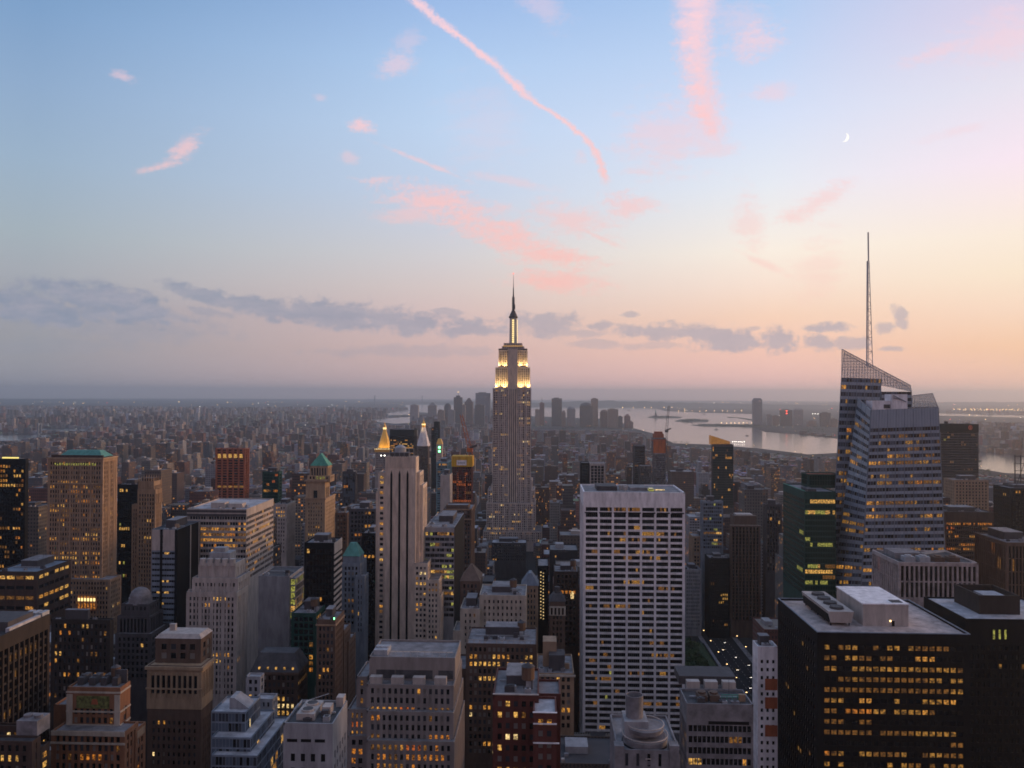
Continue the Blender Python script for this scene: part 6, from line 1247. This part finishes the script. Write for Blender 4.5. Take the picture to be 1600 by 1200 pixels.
def height(X, Y):
    r = rng.random()
    if Y < 1000: base = rng.uniform(45, 105) if r < .75 else rng.uniform(90, 150)
    elif Y < 1500: base = rng.uniform(28, 65) if r < .8 else rng.uniform(60, 120)
    elif Y < 2600: base = rng.uniform(16, 45) if r < .85 else rng.uniform(45, 95)
    else: base = rng.uniform(10, 26) if r < .9 else rng.uniform(35, 75)
    return base
for a0, a1 in zip(AVE, AVE[1:]):
    Xa, Xb = a0 + 15, a1 - 15
    for k in range(3, 52):
        Ya = 20 + 80*k + 8; Yb = Ya + 64
        if abs((Xa if Xa > 0 else Xb)) > Yb*.72 + 200: continue
        for (ya, yb_) in ((Ya, Ya+31.5), (Ya+32, Yb)):
            x = Xa
            while x < Xb - 8:
                w = rng.uniform(16, 42) if Ya < 1500 else rng.uniform(12, 34); w = min(w, Xb - x)
                if w > 7: add_lot(x, x + w - .4, ya + rng.uniform(0, 2), yb_ - rng.uniform(0, 4), height(x, Ya), False)
                x += w
print('near lots', len(lots))
from mathutils import noise as mn
for _ in range(64000):                                      # beyond the island's grid
    Y = 4100 * (14500/4100)**(rng.random()**.8); X = rng.uniform(-.70, .70)*Y*1.02
    px, py = proj((X, Y, 0))
    w = rng.uniform(9, 28) * (1 + Y/16000); r = rng.random(); q_ = mn.noise((X/700, Y/1100, 0)); q2 = mn.noise((X/350+40, Y/600, 3))
    if q_ < -.18 and rng.random() < .8: continue
    r = min(1, r + max(-.3, q2*.5)); h = rng.uniform(7, 16) if r < .8 else rng.uniform(16, 40) if r < .96 else rng.uniform(40, 80)
    if px > 830 and px < 1330 and Y > 5200 and px > 985: continue
    add_lot(X, X+w, Y, Y+w*rng.uniform(.5, 1.2), h, True)
for x0, x1, y, hh in ((205,250,660,45),(270,330,655,60),(300,325,668,55),(335,380,672,50),(390,430,668,48),(60,110,706,70),(115,180,700,60)):   # clusters of housing slabs
    for q in range(14):
        p = gp(rng.uniform(x0, x1), y + rng.uniform(2, 14)); add_lot(p.x, p.x+rng.uniform(14, 26), p.y, p.y+18, hh*rng.uniform(.8, 1.25), True)
lots.sort(key=lambda l: l[2])
# which of them can be seen (a coarse painter's buffer, nearest first)
buf = np.zeros((600, 800), bool); ev = [(l[2], 1, l) for l in lots] + [(h[3], 0, h) for h in HERO]; ev.sort(key=lambda e: (e[0], e[1])); seen = []
def rows(x0, x1, y0, y1): return slice(max(0, int(y0/2)), max(0, min(600, int(math.ceil(y1/2))))), slice(max(0, int(x0/2)), max(0, min(800, int(math.ceil(x1/2)))))
for _, isl, e in ev:
    if isl:
        X0, X1, Y0, Y1, h = e; x0, yt = proj((X0, Y0, h)); x1, _y = proj((X1, Y0, h)); xb0, yr = proj((X0, Y1, h)); xb1, _y = proj((X1, Y1, h)); yb = proj(((X0+X1)/2, Y0, 0))[1]
        a, c = min(x0, xb0), max(x1, xb1); s_ = rows(a, c, min(yt, yr), yb); v_ = int((~buf[s_]).sum()); buf[rows(x0, x1, min(yt, yr), yb)] = True
        if v_ > 0: seen.append((v_, e, (a, c, min(yt, yr), yb)))
    else: buf[rows(e[0], e[1], e[4], 1200)] = True
seen.sort(key=lambda s_: -s_[0]); print('seen lots', len(seen))
INDIV = seen[:300]; REST = seen[300:]
WC, RC = list(WALLC), list(ROOFC); wnames = dict(grey='grey concrete', tan='tan brick', brown='brown brick', red='red brick', cream='cream stone', dark='dark glass', pale='pale stone', buff='buff brick', blue='blue grey')
def where(px, py):
    best = None
    for hx0, hx1, yb, hY, yt, sh in HERO:
        cx, cy = (hx0+hx1)/2, (yt+min(yb, 1190))/2; dx = max(hx0-px, px-hx1, 0); dy = max(yt-py, py-yb, 0); d = math.hypot(dx, dy) + .02*math.hypot(px-cx, py-cy)
        if best is None or d < best[0]: best = (d, 'left of' if px < hx0 else 'right of' if px > hx1 else 'above' if py < yt else 'below' if py > yb else 'beside', sh)
    return best[1], best[2], best[0]
labels = {}; recs = []
for v_, e, bb in INDIV:
    X0, X1, Y0, Y1, h = e; wc = rng.choice(WC[:8] if Y0 < 1300 else ['grey','tan','brown','red','cream','pale','buff','tan','brown']); rc = rng.choice(RC); ft = rng.choice(('bulkhead', 'tank', 'setback', 'vents', 'bulkhead'))
    rel, sh, d = where((bb[0]+bb[2-1])/2, (bb[2]+min(bb[3], bb[2]+30))/2); hw = 'tall' if h > 80 else 'medium' if h > 32 else 'low'
    fw = dict(bulkhead='roof bulkhead', tank='water tank', setback='stepped top', vents='roof vents')[ft]
    base = f'{hw} {wnames[wc]} block, {rc} roof, {fw},| {rel} the {sh}'; labels.setdefault(base, []).append((d, len(recs))); recs.append([e, wc, rc, ft, base])
ORD = ['nearest', 'second', 'third', 'fourth', 'fifth', 'sixth', 'seventh', 'eighth']
for base, lst in labels.items():
    if len(lst) > 1:
        lst.sort()
        for i, (_, j) in enumerate(lst): recs[j][4] = base.replace('|', ' ' + ORD[min(i, 7)])
for (X0, X1, Y0, Y1, h), wc, rc, ft, lab in recs:
    lab = lab.replace('|', '')
    cx = (X0+X1)/2; L0 = (cx, Y0, 0); o = empty('city_building', L0); tag(o, lab, 'building', 'city buildings between the towers'); sty = (rng.random()*.5, rng.choice((.04, .1, .2, .3)), rng.random()); tone = rng.uniform(.32, .75); wcol = tuple(v*tone*q_ for v, q_ in zip(WALLC[wc], (.94, 1, 1.1))); rcol = tuple(v*.8 for v in ROOFC[rc])
    mb = CB(); h2 = h
    if ft == 'setback' and h > 25:
        h2 = h*.82; w = X1-X0; mb.box(X0+w*.16, X1-w*.16, Y0+3, Y1-3, h2, h)
    mb.box(X0, X1, Y0, Y1, 0, h2); mb.paint(wcol, sty)
    for a, c, p, q in ((X0, X1, Y0, Y0+.35), (X0, X1, Y1-.35, Y1), (X0, X0+.35, Y0+.354, Y1-.354), (X1-.35, X1, Y0+.354, Y1-.354)): mb.box(a, c, p, q, h2+.004, h2+1.0)
    mb.box(X0-.3, X1+.3, Y0-.3, Y0-.005, h2-1.4, h2-.6); mb.paint(wcol, (.0, 0, 0)); mb.build('wall', o, L0)
    rb = CB(); rb.box(X0+.36, X1-.36, Y0+.36, Y1-.36, h2+.004, h2+.14); rb.paint(rcol, (0, 0, 0)); rb.build('roof', o, L0); w, d = X1-X0, Y1-Y0; top = h if h2 != h else h2+.14
    if h2 == h:
        f_ = rng.uniform(.15, .5); bk = MB().box(X0+w*f_, X0+w*(f_+.3), Y0+d*.4, Y0+d*.75, h+.145, h+rng.uniform(3, 5)); bk.build('bulkhead', MAT[rng.choice(('dusk', 'tan', 'grey', 'pale'))], o, L0)
        if ft == 'tank':
            x, y = X0+w*rng.uniform(.6, .8), Y0+d*rng.uniform(.2, .4); m = MB()
            for sx_ in (-1, 1):
                for sy_ in (-1, 1): m.box(x+sx_*1.2-.12, x+sx_*1.2+.12, y+sy_*1.2-.12, y+sy_*1.2+.12, h+.145, h+3.2)
            m.cyl(x, y, h+3.2, h+7, 1.9, 1.9, 10).cyl(x, y, h+7.004, h+8.3, 2.0, .1, 10); m.build('water_tank', MAT['wood'], o, L0)
        for q in range(3 if ft == 'vents' else 1):
            x, y = X0+w*rng.uniform(.1, .85), Y0+d*rng.uniform(.08, .3); MB().box(x, x+rng.uniform(1, 2.4), y, y+1.6, h+.145, h+rng.uniform(1, 2)).build('ventilation_unit', MAT[rng.choice(('metal', 'pale', 'roofgrey'))], o, L0)
cb = CB()
FARC = ['grey','tan','brown','red','cream','pale','buff','tan','brown','red']
for v_, (X0, X1, Y0, Y1, h), bb in REST:
    wc = WALLC[rng.choice(FARC)]; k = rng.uniform(.3, 1.15)*(1 + .8*mn.noise((X0/500, Y0/800, 9))); cb.box(X0, X1, Y0, Y1, 0, h); cb.paint(tuple(v*k*t_ for v, t_ in zip(wc, (.90, .98, 1.16))), (rng.random()*.5, rng.choice((.05, .1, .25)), rng.random()))
    for q in (-1,): cb.c[q] = tuple(v*rng.uniform(.5, 1) for v in rng.choice(list(ROOFC.values())))
    if Y0 < 3000: a = rng.uniform(.1, .5)*(X1-X0); cb.box(X0+a, X0+a+(X1-X0)*.3, Y0+(Y1-Y0)*.4, Y0+(Y1-Y0)*.7, h+.01, h+3.5); cb.paint(WALLC[rng.choice(FARC)], (0, 0, 0))
print('over water', [(round(e[1][2]), [round(q) for q in e[2]]) for e in seen if e[2][0] < 60 and e[2][1] > 20 and e[2][2] < 690 and e[2][3] > 677][:12])
o = cb.build('distant_city'); tag(o, 'mass of small city blocks reaching to the horizon', 'city blocks', kind='stuff')
# tree clumps between the far blocks
wb = MB()
def clump(p, r, n):
    for _ in range(n):
        c = Vector((p.x + rng.gauss(0, 1)*r, p.y + rng.gauss(0, 1)*r*1.4, rng.uniform(3, 11))); s_ = rng.uniform(2.5, 5)
        for _k in range(5):
            d = Vector((rng.gauss(0, 1), rng.gauss(0, 1), rng.gauss(0, 1)))*s_*.7; a = Vector((rng.gauss(0, 1), rng.gauss(0, 1), rng.gauss(0, 1))).normalized()*s_*.6; e = a.cross(Vector((0.2, -1, .3))).normalized()*s_*.6; q = c + d; wb.face([q-a, q-e, q+a, q+e])
for _ in range(700):
    p = gp(rng.uniform(0, 1600), 632 + 130*rng.random()**1.4)
    if not in_water(p.x, p.y) and p.y < 15000: clump(p, 18 + p.y*.004, 14)
for x in range(205, 292, 5): clump(gp(x, 704 + rng.uniform(-1.5, 2)), 14, 22)
for top in ISL[:3]:
    c = polyc(top)
    for _ in range(16): q = rng.choice(top); f_ = rng.uniform(.1, .8); clump(Vector((c.x*(1-f_)+q.x*f_, c.y*(1-f_)+q.y*f_, 0)), 22, 18)
tag(wb.build('woodland', LEAF[2]), 'dark clumps of trees among the distant blocks and on the islands', 'trees', kind='stuff')
# lights of the far streets
lb = MB(); lm = [GLOW['lamp'], GLOW['white'], GLOW['redlamp'], LIT['white']]
for i in range(1500):
    py = 629 + 130*rng.random()**1.7; p = gp(rng.uniform(0, 1600), py)
    if in_water(p.x, p.y): continue
    s_ = p.y/1244*rng.choice((.12, .15, .2, .32 if py < 660 else .17)); z = rng.uniform(8, 22); kx = rng.choice((0, 0, 0, 0, 1, 3, 3, 2)); lb.box(p.x-s_, p.x+s_, p.y-s_, p.y+s_, z, z+2*s_, kx)
for x0, x1, y, n, kx in ((1128,1180,662.5,9,0),(1500,1600,641.5,22,0),(1530,1560,668.5,5,1),(975,1050,637.5,6,0),(1060,1160,643,10,0),(190,225,668.5,4,0),(350,420,641,9,0),(520,534,647.5,4,2),(1145,1163,692.5,7,1),(840,880,627,3,0),(100,130,631,3,0),(190,200,624.5,2,0),(1270,1285,647.5,5,1),(1490,1600,640,14,0)):
    for i in range(n):
        p = gp(x0 + (x1-x0)*(i+rng.uniform(-.2, .2))/max(1, n-1), y + rng.uniform(-.4, .4)); s_ = min(p.y, 16000)/1244*.38; lb.box(p.x-s_, p.x+s_, p.y-s_, p.y+s_, 6, 6+2*s_, kx)
tag(lb.build('street_light', lm), 'pinpricks of street and harbour light scattered over the distant city', 'city lights', kind='stuff')

# crescent moon
mo = Vector((0, 0, CAMZ)) + (FWD + RT*((1319.5-800)/F) - UP*((214.5-600)/F)).normalized()*130000; rad = 6.6/F*130000*.93
ax = (RT*.93 - UP*.37).normalized(); ay = (RT*.37 + UP*.93).normalized(); az_ = ax.cross(ay); N = 24; mb = MB(); fr = []
for i in range(N+1): t_ = -math.pi/2 + math.pi*i/N; fr.append((mo + ax*rad*math.cos(t_) + ay*rad*math.sin(t_), mo + ax*rad*.45*math.cos(t_) + ay*rad*.98*math.sin(t_)))
for i in range(N):
    (a, c), (d, e) = fr[i], fr[i+1]; k = az_*rad*.1; mb.face([a+k, d+k, e+k, c+k]); mb.face([c-k, e-k, d-k, a-k]); mb.face([a-k, d-k, d+k, a+k]); mb.face([c+k, e+k, e-k, c-k])
tag(mb.build('moon', emit('moonlight', (1,.97,.9), 1.1, False), None, mo), 'thin white crescent moon high in the sky at right', 'moon')

# ------------------------------------------------------------------ the evening haze
hb = MB(); hb.box(-38000, 38000, -38000, 38000, -1, 462); m = bpy.data.materials.new('haze'); m.use_nodes = True; t = m.node_tree; t.nodes.clear(); o_ = t.nodes.new('ShaderNodeOutputMaterial'); v_ = t.nodes.new('ShaderNodeVolumePrincipled')
v_.inputs['Color'].default_value = (.86,.93,1.0,1); v_.inputs['Density'].default_value = HAZE; v_.inputs['Anisotropy'].default_value = .66; t.links.new(v_.outputs[0], o_.inputs['Volume'])
tag(hb.build('haze', m), 'thin evening haze over the whole city', 'haze', kind='stuff')
